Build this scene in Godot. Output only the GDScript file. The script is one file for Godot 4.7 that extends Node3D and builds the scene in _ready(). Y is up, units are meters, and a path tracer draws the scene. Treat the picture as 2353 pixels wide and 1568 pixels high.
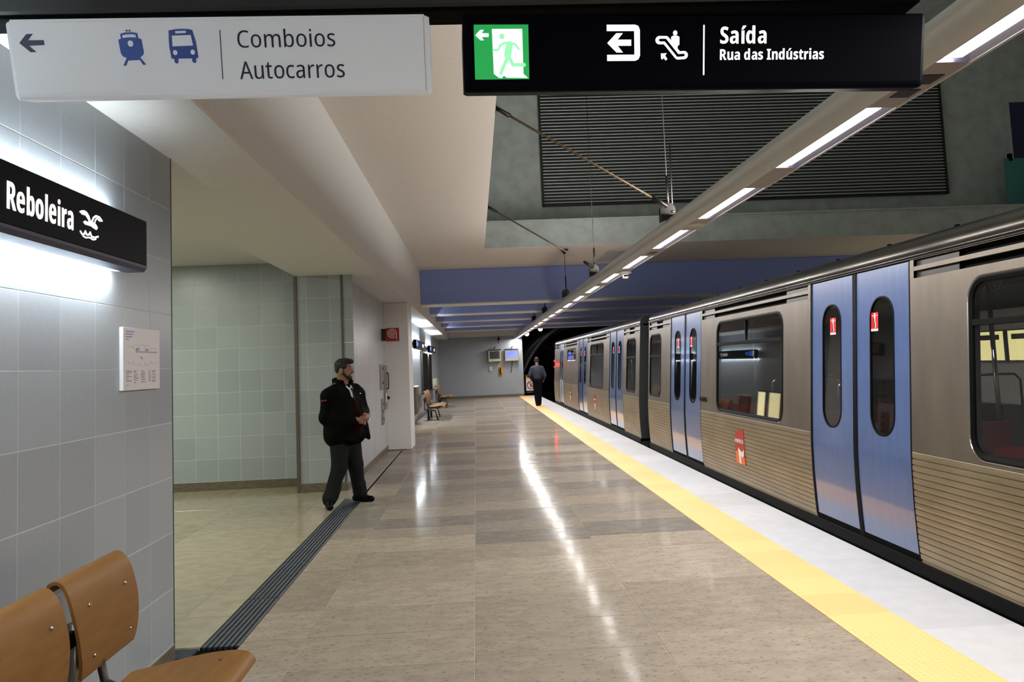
extends Node3D
# Metro platform. World: x to the right, y up, the platform runs away along -z ("d" below is the distance along it).

var M := {}
var taken := {}
var tile_mesh := {}
var rng := RandomNumberGenerator.new()

# ---------------------------------------------------------------- helpers
class Shape:
	var st := SurfaceTool.new()
	func _init(smooth := false) -> void:
		st.begin(Mesh.PRIMITIVE_TRIANGLES)
		st.set_smooth_group(0 if smooth else -1)
	func smooth(on: bool) -> Shape:
		st.set_smooth_group(0 if on else -1)
		return self
	func tri(a: Vector3, b: Vector3, c: Vector3) -> void:
		st.add_vertex(a); st.add_vertex(c); st.add_vertex(b)
	func quad(a: Vector3, b: Vector3, c: Vector3, d: Vector3) -> void:
		tri(a, b, c); tri(a, c, d)
	func out_poly(pts: Array, mid: Vector3) -> void:
		var n: Vector3 = (pts[1] - pts[0]).cross(pts[2] - pts[0])
		if n.dot(pts[0] - mid) < 0.0:
			pts.reverse()
		for i in range(1, pts.size() - 1):
			tri(pts[0], pts[i], pts[i + 1])
	# box between two corners, with chamfered edges
	func box(lo: Vector3, hi: Vector3, b := 0.0, xf := Transform3D.IDENTITY) -> Shape:
		var l := Vector3(minf(lo.x, hi.x), minf(lo.y, hi.y), minf(lo.z, hi.z))
		var h := Vector3(maxf(lo.x, hi.x), maxf(lo.y, hi.y), maxf(lo.z, hi.z))
		var mid := (l + h) / 2.0
		b = minf(b, (h - l)[(h - l).min_axis_index()] * 0.45)
		var cm: Vector3 = xf * mid
		# v(ix,iy,iz,axis): corner pulled in on every axis but one
		var v := func(s: Vector3i, ax: int) -> Vector3:
			var p := Vector3.ZERO
			for k in 3:
				var e: float = l[k] if s[k] < 0 else h[k]
				p[k] = e if k == ax else e - s[k] * b
			return xf * p
		for ax in 3:
			var u := (ax + 1) % 3
			var w := (ax + 2) % 3
			for s in [-1, 1]:
				var q := []
				for c in [[-1, -1], [1, -1], [1, 1], [-1, 1]]:
					var i := Vector3i.ZERO
					i[ax] = s; i[u] = c[0]; i[w] = c[1]
					q.append(v.call(i, ax))
				out_poly(q, cm)
			if b <= 0.0:
				continue
			for s1 in [-1, 1]:
				for s2 in [-1, 1]:
					var a0 := Vector3i.ZERO
					var a1 := Vector3i.ZERO
					a0[ax] = -1; a1[ax] = 1
					a0[u] = s1; a1[u] = s1; a0[w] = s2; a1[w] = s2
					out_poly([v.call(a0, u), v.call(a1, u), v.call(a1, w), v.call(a0, w)], cm)
		if b > 0.0:
			for x in [-1, 1]:
				for y in [-1, 1]:
					for z in [-1, 1]:
						var i := Vector3i(x, y, z)
						out_poly([v.call(i, 0), v.call(i, 1), v.call(i, 2)], cm)
		return self
	# round bar through points
	func tube(pts: Array, r: float, sides := 10, caps := true) -> Shape:
		var n := pts.size()
		var rings := []
		var up := Vector3.UP
		var t0: Vector3 = (pts[1] - pts[0]).normalized()
		if absf(t0.dot(up)) > 0.9:
			up = Vector3.RIGHT
		var x := t0.cross(up).normalized()
		for i in n:
			var t: Vector3
			if i == 0:
				t = pts[1] - pts[0]
			elif i == n - 1:
				t = pts[n - 1] - pts[n - 2]
			else:
				t = (pts[i + 1] - pts[i]).normalized() + (pts[i] - pts[i - 1]).normalized()
			t = t.normalized()
			x = (x - t * x.dot(t)).normalized()
			var y := t.cross(x)
			var ring := []
			for k in sides:
				var a := TAU * k / sides
				ring.append(pts[i] + (x * cos(a) + y * sin(a)) * r)
			rings.append(ring)
		for i in n - 1:
			for k in sides:
				var k2 := (k + 1) % sides
				quad(rings[i][k], rings[i][k2], rings[i + 1][k2], rings[i + 1][k])
		if caps:
			for k in range(1, sides - 1):
				tri(rings[0][0], rings[0][k + 1], rings[0][k])
				tri(rings[n - 1][0], rings[n - 1][k], rings[n - 1][k + 1])
		return self
	# turned body: [radius, height] pairs round the y axis of xf
	func lathe(prof: Array, sides := 20, xf := Transform3D.IDENTITY) -> Shape:
		for i in prof.size() - 1:
			for k in sides:
				var a := TAU * k / sides
				var b := TAU * (k + 1) / sides
				var p0: float = prof[i][0]
				var p1: float = prof[i + 1][0]
				var y0: float = prof[i][1]
				var y1: float = prof[i + 1][1]
				quad(xf * Vector3(p0 * cos(a), y0, p0 * sin(a)), xf * Vector3(p1 * cos(a), y1, p1 * sin(a)), xf * Vector3(p1 * cos(b), y1, p1 * sin(b)), xf * Vector3(p0 * cos(b), y0, p0 * sin(b)))
		return self
	func ball(c: Vector3, r: Vector3, n := 14) -> Shape:
		var prof := []
		for i in range(0, n / 2 + 1):
			var a := -PI / 2 + PI * i / (n / 2)
			prof.append([maxf(cos(a), 0.001), sin(a)])
		return lathe(prof, n, Transform3D(Basis.from_scale(r), c))
	# flat polygon (x, y) given thickness along z of xf
	func plate(poly: PackedVector2Array, z0: float, z1: float, xf := Transform3D.IDENTITY) -> Shape:
		if Geometry2D.is_polygon_clockwise(poly):
			poly = poly.duplicate()
			poly.reverse()
		var idx := Geometry2D.triangulate_polygon(poly)
		for i in range(0, idx.size(), 3):
			var a := poly[idx[i]]
			var b := poly[idx[i + 1]]
			var c := poly[idx[i + 2]]
			if (b - a).cross(c - a) < 0:
				var t := b
				b = c
				c = t
			tri(xf * Vector3(a.x, a.y, z1), xf * Vector3(b.x, b.y, z1), xf * Vector3(c.x, c.y, z1))
			tri(xf * Vector3(a.x, a.y, z0), xf * Vector3(c.x, c.y, z0), xf * Vector3(b.x, b.y, z0))
		var n := poly.size()
		for i in n:
			var a := poly[i]
			var b := poly[(i + 1) % n]
			quad(xf * Vector3(a.x, a.y, z0), xf * Vector3(b.x, b.y, z0), xf * Vector3(b.x, b.y, z1), xf * Vector3(a.x, a.y, z1))
		return self
	# open profile of (x, y) points swept along the platform from d0 to d1
	func sweep(prof: Array, d0: float, d1: float) -> Shape:
		for i in prof.size() - 1:
			var a: Vector2 = prof[i]
			var b: Vector2 = prof[i + 1]
			quad(Vector3(a.x, a.y, -d0), Vector3(b.x, b.y, -d0), Vector3(b.x, b.y, -d1), Vector3(a.x, a.y, -d1))
		return self
	func ring(a: Array, b: Array) -> Shape:
		var n := a.size()
		for i in n:
			var j := (i + 1) % n
			quad(a[i], a[j], b[j], b[i])
		return self
	func fan(a: Array) -> Shape:
		var mid := Vector3.ZERO
		for p in a:
			mid += p
		mid /= a.size()
		for i in a.size():
			tri(mid, a[i], a[(i + 1) % a.size()])
		return self
	func mesh() -> ArrayMesh:
		st.generate_normals()
		return st.commit()

func P(x: float, y: float, d: float) -> Vector3:
	return Vector3(x, y, -d)

func numbered(n: String) -> String:
	if not taken.has(n):
		taken[n] = 0
		return n
	taken[n] += 1
	return "%s_%03d" % [n, taken[n]]

func tag(o: Node3D, label: String, category: String, group := "") -> Node3D:
	o.set_meta("label", label)
	o.set_meta("category", category)
	if group:
		o.set_meta("group", group)
	return o

func thing(called: String, at: Vector3, label: String, category: String, group := "") -> Node3D:
	var o := Node3D.new()
	o.name = numbered(called)
	add_child(o)
	o.position = at
	return tag(o, label, category, group)

# a part; its shape is given in world coordinates and set back by the place of its parent
func part(root: Node3D, called: String, sh, mat: Material, local := false) -> MeshInstance3D:
	var o := MeshInstance3D.new()
	o.name = called
	o.mesh = sh.mesh() if sh is Shape else sh
	o.material_override = mat
	root.add_child(o, true)
	if not local:
		var p := Vector3.ZERO
		var n: Node3D = root
		while n != self:
			p += n.position
			n = n.get_parent()
		o.position = -p
	return o

func structure(called: String, sh, mat: Material) -> MeshInstance3D:
	var o := MeshInstance3D.new()
	o.name = called
	o.mesh = sh.mesh() if sh is Shape else sh
	o.material_override = mat
	add_child(o, true)
	o.set_meta("kind", "structure")
	return o

func single(called: String, sh, mat: Material, label: String, category: String, group := "") -> MeshInstance3D:
	var o := MeshInstance3D.new()
	o.name = numbered(called)
	o.mesh = sh.mesh() if sh is Shape else sh
	o.material_override = mat
	add_child(o)
	tag(o, label, category, group)
	return o

func sbox(lo: Vector3, hi: Vector3, b := 0.0) -> Shape:
	return Shape.new().box(lo, hi, b)

func mat(col: Color, rough := 0.6, metal := 0.0) -> StandardMaterial3D:
	var m := StandardMaterial3D.new()
	m.albedo_color = col
	m.roughness = rough
	m.metallic = metal
	return m

func glow(col: Color, energy: float) -> StandardMaterial3D:
	var m := mat(col, 0.6)
	m.emission_enabled = true
	m.emission = col
	m.emission_energy_multiplier = energy
	return m

func noise_tex(freq: float, oct: int, c0: Color, c1: Color, sd: int, size := 512, kind := FastNoiseLite.TYPE_SIMPLEX_SMOOTH, stops := []) -> NoiseTexture2D:
	var f := FastNoiseLite.new()
	f.noise_type = kind
	f.frequency = freq
	f.fractal_octaves = oct
	f.seed = sd
	var t := NoiseTexture2D.new()
	t.width = size
	t.height = size
	t.seamless = true
	t.noise = f
	var g := Gradient.new()
	g.set_color(0, c0)
	g.set_color(1, c1)
	for s in stops:
		g.add_point(s[0], s[1])
	t.color_ramp = g
	return t

func world_tex(m: StandardMaterial3D, t: Texture2D, sc: Vector3) -> StandardMaterial3D:
	m.albedo_texture = t
	m.uv1_triplanar = true
	m.uv1_world_triplanar = true
	m.uv1_triplanar_sharpness = 8.0
	m.uv1_scale = sc
	return m

func area(at: Vector3, towards: Vector3, along: Vector3, size: Vector2, energy: float, col: Color, host: Node3D = self) -> void:
	var l := AreaLight3D.new()
	l.name = "lamp_light"
	l.area_size = size
	l.area_normalize_energy = true
	l.light_energy = energy
	l.light_color = col
	l.area_range = 30.0
	l.shadow_enabled = true
	var z := -towards.normalized()
	var x := along.normalized()
	host.add_child(l, true)
	l.global_transform = Transform3D(Basis(x, z.cross(x).normalized(), z), at)

func v2(a: Array) -> PackedVector2Array:
	var p := PackedVector2Array()
	for i in range(0, a.size(), 2):
		p.append(Vector2(a[i], a[i + 1]))
	return p

func disc2(c: Vector2, rx: float, ry: float, n := 24) -> PackedVector2Array:
	var p := PackedVector2Array()
	for i in n:
		p.append(c + Vector2(cos(TAU * i / n) * rx, sin(TAU * i / n) * ry))
	return p

func ring2(sh: Shape, c: Vector2, r0: float, r1: float, z0: float, z1: float, xf: Transform3D, a0 := 0.0, a1 := TAU, n := 28) -> void:
	for i in n:
		var p := v2([])
		for q in [[r0, i], [r1, i], [r1, i + 1], [r0, i + 1]]:
			var a := a0 + (a1 - a0) * float(q[1]) / n
			p.append(c + Vector2(cos(a), sin(a)) * float(q[0]))
		sh.plate(p, z0, z1, xf)

# a line of the given half width, with round ends (worked out in tenths of millimetres so that the arcs are fine)
func stroke(pts: PackedVector2Array, r: float) -> Array:
	var big := PackedVector2Array()
	for p in pts:
		big.append(p * 10000.0)
	var out := []
	for q in Geometry2D.offset_polyline(big, r * 10000.0, Geometry2D.JOIN_ROUND, Geometry2D.END_ROUND):
		var small := PackedVector2Array()
		for p in q:
			small.append(p / 10000.0)
		out.append(small)
	return out

func rrect2(lo: Vector2, hi: Vector2, r: float, n := 6) -> PackedVector2Array:
	var p := PackedVector2Array()
	var cs := [Vector2(hi.x - r, hi.y - r), Vector2(lo.x + r, hi.y - r), Vector2(lo.x + r, lo.y + r), Vector2(hi.x - r, lo.y + r)]
	for q in 4:
		for i in n + 1:
			var a := PI / 2 * q + PI / 2 * i / n
			p.append(cs[q] + Vector2(cos(a), sin(a)) * r)
	return p

# lettering fitted into the rectangle x0..x1, y0..y1 of the frame xf
func lettering(root: Node3D, called: String, s: String, bold: bool, x0: float, x1: float, y0: float, y1: float, xf: Transform3D, m: Material, thick := 0.002) -> void:
	var f := SystemFont.new()
	f.font_names = PackedStringArray(["Droid Sans"])
	f.font_weight = 700 if bold else 400
	var t := TextMesh.new()
	t.font = f
	t.text = s
	t.font_size = 48
	t.pixel_size = 0.01
	t.curve_step = 2.0
	t.depth = 0.1
	var bb := t.get_aabb()
	var o := part(root, called, t, m, true)
	var sx := (x1 - x0) / bb.size.x
	var sy := (y1 - y0) / bb.size.y
	var loc := Transform3D(Basis.from_scale(Vector3(sx, sy, thick / 0.1)), Vector3(x0 - bb.position.x * sx, y0 - bb.position.y * sy, thick / 2.0))
	var p := Vector3.ZERO
	var n: Node3D = root
	while n != self:
		p += n.position
		n = n.get_parent()
	o.transform = Transform3D(Basis.IDENTITY, -p) * xf * loc

# tiles, each a part: a grid on a wall from corner o along u (columns) and v (rows), facing n
func tiling(wall: Node3D, o: Vector3, u: Vector3, v: Vector3, n: Vector3, cols: int, rows: int, w: float, h: float, mats: Array, first_w := -1.0) -> void:
	for i in cols:
		for j in rows:
			var cw := w
			var at := o + u * (w * i)
			if first_w > 0.0:
				cw = first_w if i == 0 else w
				at = o if i == 0 else o + u * (first_w + w * (i - 1))
			var key := "%.3f %.3f" % [cw, h]
			if not tile_mesh.has(key):
				tile_mesh[key] = Shape.new().box(Vector3(0.0024, 0.0024, -0.012), Vector3(cw - 0.0024, h - 0.0024, 0.0), 0.0005).mesh()
			var t := MeshInstance3D.new()
			t.name = "tile"
			t.mesh = tile_mesh[key]
			t.material_override = mats[rng.randi() % mats.size()]
			wall.add_child(t, true)
			t.transform = Transform3D(Basis(u, v, n), at + v * (h * j))

# ---------------------------------------------------------------- bodies: a distance field on a grid, meshed as surface nets
func cap(a: Vector3, b: Vector3, ra: float, rb: float, k := 0.03) -> Array:
	return [0, a, b, ra, rb, k]

func ell(c: Vector3, r: Vector3, k := 0.03, q := Basis.IDENTITY) -> Array:
	return [1, c, r, q, 0.0, k]

func field_mesh(prims: Array, cell: float) -> ArrayMesh:
	var lo := Vector3(1e9, 1e9, 1e9)
	var hi := -lo
	var boxes := []
	for p in prims:
		var a: Vector3
		var b: Vector3
		if p[0] == 0:
			var r := Vector3.ONE * maxf(p[3], p[4])
			a = p[1].min(p[2]) - r
			b = p[1].max(p[2]) + r
		else:
			var m: float = p[2][p[2].max_axis_index()]
			a = p[1] - Vector3.ONE * m
			b = p[1] + Vector3.ONE * m
		boxes.append([a, b])
		lo = lo.min(a)
		hi = hi.max(b)
	lo -= Vector3.ONE * cell * 3.0
	hi += Vector3.ONE * cell * 3.0
	var nx := int((hi.x - lo.x) / cell) + 2
	var ny := int((hi.y - lo.y) / cell) + 2
	var nz := int((hi.z - lo.z) / cell) + 2
	var g := PackedFloat32Array()
	g.resize(nx * ny * nz)
	g.fill(1.0)
	for pi in prims.size():
		var p: Array = prims[pi]
		var k: float = p[5]
		var pad := k * 1.2 + cell * 2.0
		var a: Vector3 = (boxes[pi][0] - lo - Vector3.ONE * pad) / cell
		var b: Vector3 = (boxes[pi][1] - lo + Vector3.ONE * pad) / cell
		var i0 := maxi(int(a.x), 0)
		var i1 := mini(int(b.x) + 1, nx - 1)
		var j0 := maxi(int(a.y), 0)
		var j1 := mini(int(b.y) + 1, ny - 1)
		var l0 := maxi(int(a.z), 0)
		var l1 := mini(int(b.z) + 1, nz - 1)
		var is_cap: bool = p[0] == 0
		var pa: Vector3 = p[1]
		var pb: Vector3 = p[2]
		var ba := pb - pa
		var bb := maxf(ba.length_squared(), 1e-9)
		var ra: float = p[3] if is_cap else 0.0
		var rb: float = p[4] if is_cap else 0.0
		var qi: Basis = Basis.IDENTITY if is_cap else p[3].inverse()
		var inv := Vector3.ONE if is_cap else Vector3(1.0 / pb.x, 1.0 / pb.y, 1.0 / pb.z)
		var inv2 := inv * inv
		for z in range(l0, l1 + 1):
			for y in range(j0, j1 + 1):
				var row := (z * ny + y) * nx
				for x in range(i0, i1 + 1):
					var q := lo + Vector3(x, y, z) * cell - pa
					var d: float
					if is_cap:
						var t := clampf(q.dot(ba) / bb, 0.0, 1.0)
						d = (q - ba * t).length() - ra - (rb - ra) * t
					else:
						q = qi * q
						var m := (q * inv).length()
						d = m * (m - 1.0) / maxf((q * inv2).length(), 1e-6)
					var e := g[row + x]
					var h := k - absf(e - d)
					if h > 0.0:
						g[row + x] = minf(e, d) - h * h * 0.25 / k
					elif d < e:
						g[row + x] = d
	var ids := PackedInt32Array()
	ids.resize(nx * ny * nz)
	ids.fill(-1)
	var vs := PackedVector3Array()
	var off := [0, 1, nx, nx + 1, nx * ny, nx * ny + 1, nx * ny + nx, nx * ny + nx + 1]
	var cp := [Vector3(0, 0, 0), Vector3(1, 0, 0), Vector3(0, 1, 0), Vector3(1, 1, 0), Vector3(0, 0, 1), Vector3(1, 0, 1), Vector3(0, 1, 1), Vector3(1, 1, 1)]
	var edges := [[0, 1], [2, 3], [4, 5], [6, 7], [0, 2], [1, 3], [4, 6], [5, 7], [0, 4], [1, 5], [2, 6], [3, 7]]
	for z in nz - 1:
		for y in ny - 1:
			var row := (z * ny + y) * nx
			for x in nx - 1:
				var at := row + x
				var s := 0
				if g[at] < 0.0: s += 1
				if g[at + 1] < 0.0: s += 1
				if g[at + nx] < 0.0: s += 1
				if g[at + nx + 1] < 0.0: s += 1
				var at2: int = at + nx * ny
				if g[at2] < 0.0: s += 1
				if g[at2 + 1] < 0.0: s += 1
				if g[at2 + nx] < 0.0: s += 1
				if g[at2 + nx + 1] < 0.0: s += 1
				if s == 0 or s == 8:
					continue
				var sum := Vector3.ZERO
				var c := 0
				for e in edges:
					var ga := g[at + off[e[0]]]
					var gb := g[at + off[e[1]]]
					if (ga < 0.0) != (gb < 0.0):
						sum += cp[e[0]].lerp(cp[e[1]], ga / (ga - gb))
						c += 1
				ids[at] = vs.size()
				vs.append(lo + (Vector3(x, y, z) + sum / c) * cell)
	var idx := PackedInt32Array()
	var ns := PackedVector3Array()
	ns.resize(vs.size())
	var st := [1, nx, nx * ny]
	for z in range(1, nz - 1):
		for y in range(1, ny - 1):
			for x in range(1, nx - 1):
				var at := (z * ny + y) * nx + x
				var here := g[at] < 0.0
				for ax in 3:
					if here == (g[at + st[ax]] < 0.0):
						continue
					var u: int = st[(ax + 1) % 3]
					var w: int = st[(ax + 2) % 3]
					var q := [ids[at], ids[at - u], ids[at - u - w], ids[at - w]]
					if q[0] < 0 or q[1] < 0 or q[2] < 0 or q[3] < 0:
						continue
					if here:
						q.reverse()
					var n := (vs[q[2]] - vs[q[0]]).cross(vs[q[3]] - vs[q[1]])
					for i in 4:
						ns[q[i]] -= n
					idx.append_array(PackedInt32Array([q[0], q[1], q[2], q[0], q[2], q[3]]))
	for i in ns.size():
		ns[i] = ns[i].normalized()
	var arr := []
	arr.resize(Mesh.ARRAY_MAX)
	arr[Mesh.ARRAY_VERTEX] = vs
	arr[Mesh.ARRAY_NORMAL] = ns
	arr[Mesh.ARRAY_INDEX] = idx
	var am := ArrayMesh.new()
	am.add_surface_from_arrays(Mesh.PRIMITIVE_TRIANGLES, arr)
	return am

# ---------------------------------------------------------------- the scene
func _ready() -> void:
	rng.seed = 7
	camera_and_air()
	materials()
	shell()
	floors()
	walls_tiled()
	upper_hall()
	light_line()
	signs()
	wall_things()
	far_end()
	benches()
	trains()
	people()

func camera_and_air() -> void:
	var cam := Camera3D.new()
	cam.name = "camera"
	add_child(cam)
	cam.projection = Camera3D.PROJECTION_FRUSTUM
	cam.near = 0.05
	cam.far = 300.0
	cam.size = 0.05 * 1568.0 / 1827.0
	cam.frustum_offset = Vector2(0.0, -90.0 / 1827.0 * 0.05)
	cam.transform = Transform3D(Basis(Vector3(0.998099, -0.041065, 0.045962), Vector3(0.037344, 0.996168, 0.079090), Vector3(-0.049033, -0.077223, 0.995807)).orthonormalized(), Vector3(0, 1.6, 0))
	cam.current = true
	var e := Environment.new()
	e.background_mode = Environment.BG_COLOR
	e.background_color = Color(0, 0, 0)
	e.tonemap_mode = Environment.TONE_MAPPER_LINEAR
	e.tonemap_exposure = 1.0
	e.sdfgi_enabled = true
	e.ssao_enabled = true
	e.ssil_enabled = true
	var we := WorldEnvironment.new()
	we.name = "world_environment"
	we.environment = e
	add_child(we)

const LAMP := Color(1.0, 0.985, 0.97)
const LAMP_E := 4.7
const UP_E := 8.0
const SIGN_LIGHT := Color(0.93, 0.97, 1.0)
const SIGN_E := 1.7
const PASSAGE_LIGHT := Color(0.97, 1.0, 0.91)

func materials() -> void:
	var speck := noise_tex(0.05, 4, Color(0.97, 0.97, 0.97), Color(1, 1, 1), 3)
	M.white = world_tex(mat(Color(0.82, 0.825, 0.815), 0.65), speck, Vector3.ONE * 0.7)
	M.cream = world_tex(mat(Color(0.84, 0.815, 0.785), 0.65), speck, Vector3.ONE * 0.5)
	M.column = world_tex(mat(Color(0.89, 0.88, 0.875), 0.4), speck, Vector3.ONE * 0.7)
	M.hall = world_tex(mat(Color(0.64, 0.69, 0.67), 0.8), noise_tex(0.02, 4, Color(0.90, 0.85, 0.85), Color(1, 1, 1), 5), Vector3.ONE * 0.25)
	M.blue_beam = world_tex(mat(Color(0.54, 0.61, 0.86), 0.6), speck, Vector3.ONE * 0.6)
	M.grout = mat(Color(0.75, 0.77, 0.77), 0.8)
	M.tiles = []
	for i in 4:
		var c: float = [0.0, 0.012, -0.012, 0.02][i]
		M.tiles.append(world_tex(mat(Color(0.60 + c, 0.625 + c, 0.645 + c), 0.32), speck, Vector3.ONE * 0.9))
	M.pale_tiles = []
	for i in 3:
		var c: float = [0.0, 0.012, -0.012][i]
		M.pale_tiles.append(world_tex(mat(Color(0.70 + c, 0.705 + c, 0.715 + c), 0.32), speck, Vector3.ONE * 0.9))
	M.skirting = world_tex(mat(Color(0.44, 0.40, 0.34), 0.35), noise_tex(0.02, 4, Color(0.75, 0.75, 0.75), Color(1, 1, 1), 8), Vector3(0.8, 3, 0.8))
	M.trim = mat(Color(0.40, 0.37, 0.33), 0.4, 0.5)
	M.dark_trim = mat(Color(0.10, 0.10, 0.10), 0.5)
	M.stone = []
	M.stone_rough = noise_tex(0.012, 4, Color(0.07, 0.07, 0.07), Color(0.17, 0.17, 0.17), 21)
	for i in 6:
		var base: Color = [Color(0.62, 0.575, 0.52), Color(0.595, 0.55, 0.50), Color(0.55, 0.517, 0.48), Color(0.64, 0.595, 0.54), Color(0.51, 0.482, 0.455), Color(0.58, 0.543, 0.50)][i]
		var t := noise_tex(0.006, 6, Color(0.90, 0.895, 0.89), Color(1.0, 1.0, 1.0), 30 + i, 1024, FastNoiseLite.TYPE_SIMPLEX)
		var m := world_tex(mat(base, 1.0), t, Vector3(0.55, 1.0, 1.1))
		m.uv1_offset = Vector3(0.31 * i, 0.17 * i, 0.53 * i)
		m.roughness_texture = M.stone_rough
		m.metallic_specular = 0.034
		m.detail_enabled = true
		m.detail_blend_mode = BaseMaterial3D.BLEND_MODE_MUL
		m.detail_albedo = noise_tex(0.022, 6, Color(0.78, 0.78, 0.80), Color(1, 1, 1), 50 + i, 1024, FastNoiseLite.TYPE_SIMPLEX, [[0.20, Color(0.88, 0.88, 0.89)], [0.30, Color(1, 1, 1)]])
		m.detail_uv_layer = BaseMaterial3D.DETAIL_UV_1
		M.stone.append(m)
	M.joint = mat(Color(0.74, 0.71, 0.65), 0.7)
	M.green_stone = []
	for i in 3:
		var t := noise_tex(0.008, 6, Color(0.86, 0.86, 0.85), Color(1, 1, 1), 60 + i, 1024)
		var c: Color = [Color(0.67, 0.62, 0.53), Color(0.645, 0.595, 0.505), Color(0.69, 0.635, 0.545)][i]
		var m := world_tex(mat(c, 1.0), t, Vector3(0.6, 1.0, 0.8))
		m.roughness_texture = M.stone_rough
		M.green_stone.append(m)
	var dots := Image.create(64, 64, false, Image.FORMAT_RGB8)
	for y in 64:
		for x in 64:
			var r := Vector2(x - 31.5, y - 31.5).length() / 16.0
			var h := sqrt(maxf(0.0, 1.0 - r * r))
			dots.set_pixel(x, y, Color(h, h, h))
	M.yellow = []
	for i in 3:
		var m := mat([Color(0.94, 0.745, 0.485), Color(0.955, 0.76, 0.50), Color(0.925, 0.73, 0.475)][i], 0.5)
		m.heightmap_enabled = true
		m.heightmap_texture = ImageTexture.create_from_image(dots)
		m.heightmap_scale = 0.25
		m.uv1_triplanar = true
		m.uv1_world_triplanar = true
		m.uv1_scale = Vector3.ONE * 28.0
		M.yellow.append(m)
	M.edge = []
	for i in 3:
		M.edge.append(world_tex(mat([Color(0.755, 0.755, 0.775), Color(0.77, 0.77, 0.785), Color(0.74, 0.74, 0.76)][i], 0.55), noise_tex(0.015, 3, Color(0.95, 0.95, 0.95), Color(1, 1, 1), 70 + i), Vector3.ONE * 0.6))
	M.concrete = world_tex(mat(Color(0.30, 0.29, 0.28), 0.9), noise_tex(0.03, 4, Color(0.7, 0.7, 0.7), Color(1, 1, 1), 9), Vector3.ONE * 0.4)
	M.black = mat(Color(0.02, 0.02, 0.022), 0.7)
	M.black.metallic_specular = 0.15
	M.rubber = mat(Color(0.016, 0.016, 0.019), 0.6)
	M.rubber.metallic_specular = 0.2
	M.rail = mat(Color(0.105, 0.115, 0.12), 0.45)
	M.navy = mat(Color(0.02, 0.02, 0.055), 0.5)
	M.navy.metallic_specular = 0.12
	M.sign_black = mat(Color(0.035, 0.035, 0.06), 0.5)
	M.sign_black.metallic_specular = 0.2
	M.sign_under = mat(Color(0.20, 0.20, 0.29), 0.4)
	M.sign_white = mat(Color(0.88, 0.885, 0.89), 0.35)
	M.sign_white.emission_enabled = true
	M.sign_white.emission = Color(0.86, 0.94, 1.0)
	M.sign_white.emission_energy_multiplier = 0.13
	M.ink = mat(Color(0.075, 0.06, 0.20), 0.5)
	M.ink_blue = mat(Color(0.17, 0.30, 0.60), 0.5)
	M.lit_white = glow(Color(0.96, 0.97, 1.0), 1.1)
	M.lit_warm = glow(Color(1.0, 0.97, 0.95), 1.1)
	M.lit_blue = glow(Color(0.25, 0.45, 0.95), 1.0)
	M.lit_green = glow(Color(0.12, 0.62, 0.30), 0.75)
	M.lit_pale = glow(Color(0.55, 0.90, 0.65), 1.0)
	M.lamp = glow(Color(1.0, 0.98, 0.97), 4.0)
	M.strip = glow(Color(0.97, 0.99, 1.0), 3.0)
	M.panel_lit = glow(Color(0.98, 0.95, 0.72), 0.95)
	M.poster_lit = glow(Color(1.0, 0.96, 0.66), 2.4)
	M.steel = mat(Color(0.62, 0.60, 0.57), 0.32, 0.9)
	M.chrome = mat(Color(0.75, 0.74, 0.72), 0.18, 1.0)
	M.dark_steel = mat(Color(0.22, 0.21, 0.20), 0.4, 0.8)
	M.grate = mat(Color(0.23, 0.255, 0.29), 0.42, 0.4)
	M.tube = mat(Color(0.74, 0.73, 0.70), 0.38, 0.35)
	M.tube_under = mat(Color(0.58, 0.55, 0.52), 0.45, 0.2)
	M.reflector = mat(Color(0.72, 0.72, 0.80), 0.25, 0.9)
	M.slat = mat(Color(0.66, 0.68, 0.67), 0.5, 0.1)
	var grain := noise_tex(0.012, 4, Color(0.90, 0.88, 0.85), Color(1, 1, 1), 12, 512)
	M.wood = mat(Color(0.525, 0.375, 0.20), 0.5)
	M.wood.metallic_specular = 0.3
	M.wood.albedo_texture = grain
	M.wood.uv1_triplanar = true
	M.wood.uv1_scale = Vector3(3.0, 3.0, 0.5)
	var brushed := noise_tex(0.012, 4, Color(0.86, 0.855, 0.85), Color(1, 1, 1), 14, 512)
	M.body = world_tex(mat(Color(0.455, 0.42, 0.38), 0.45, 0.7), brushed, Vector3(1.0, 0.15, 0.5))
	M.rib = world_tex(mat(Color(0.62, 0.57, 0.475), 0.40, 0.75), brushed, Vector3(1.0, 0.5, 0.2))
	M.roof = world_tex(mat(Color(0.33, 0.31, 0.29), 0.20, 0.85), brushed, Vector3(1.0, 1.0, 0.4))
	M.door = world_tex(mat(Color(0.26, 0.355, 0.545), 0.3, 0.0), noise_tex(0.02, 3, Color(0.90, 0.90, 0.91), Color(1, 1, 1), 15), Vector3(0.8, 0.25, 1.2))
	M.door.clearcoat_enabled = true
	M.door.clearcoat = 1.0
	M.door.clearcoat_roughness = 0.08
	M.cab_door = mat(Color(0.62, 0.66, 0.74), 0.25, 0.2)
	M.glass = mat(Color(0.05, 0.06, 0.065, 0.35), 0.02)
	M.glass.transparency = BaseMaterial3D.TRANSPARENCY_ALPHA
	M.teal = mat(Color(0.22, 0.50, 0.47, 0.75), 0.1)
	M.teal.transparency = BaseMaterial3D.TRANSPARENCY_ALPHA
	M.red = mat(Color(0.62, 0.10, 0.08), 0.4)
	M.seat_red = mat(Color(0.42, 0.045, 0.05), 0.4)
	M.orange = mat(Color(0.86, 0.36, 0.12), 0.4)
	M.inside = mat(Color(0.42, 0.46, 0.45), 0.6)
	M.inside_dark = mat(Color(0.10, 0.11, 0.12), 0.6)
	M.yellow_paint = mat(Color(0.85, 0.60, 0.12), 0.4)
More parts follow.
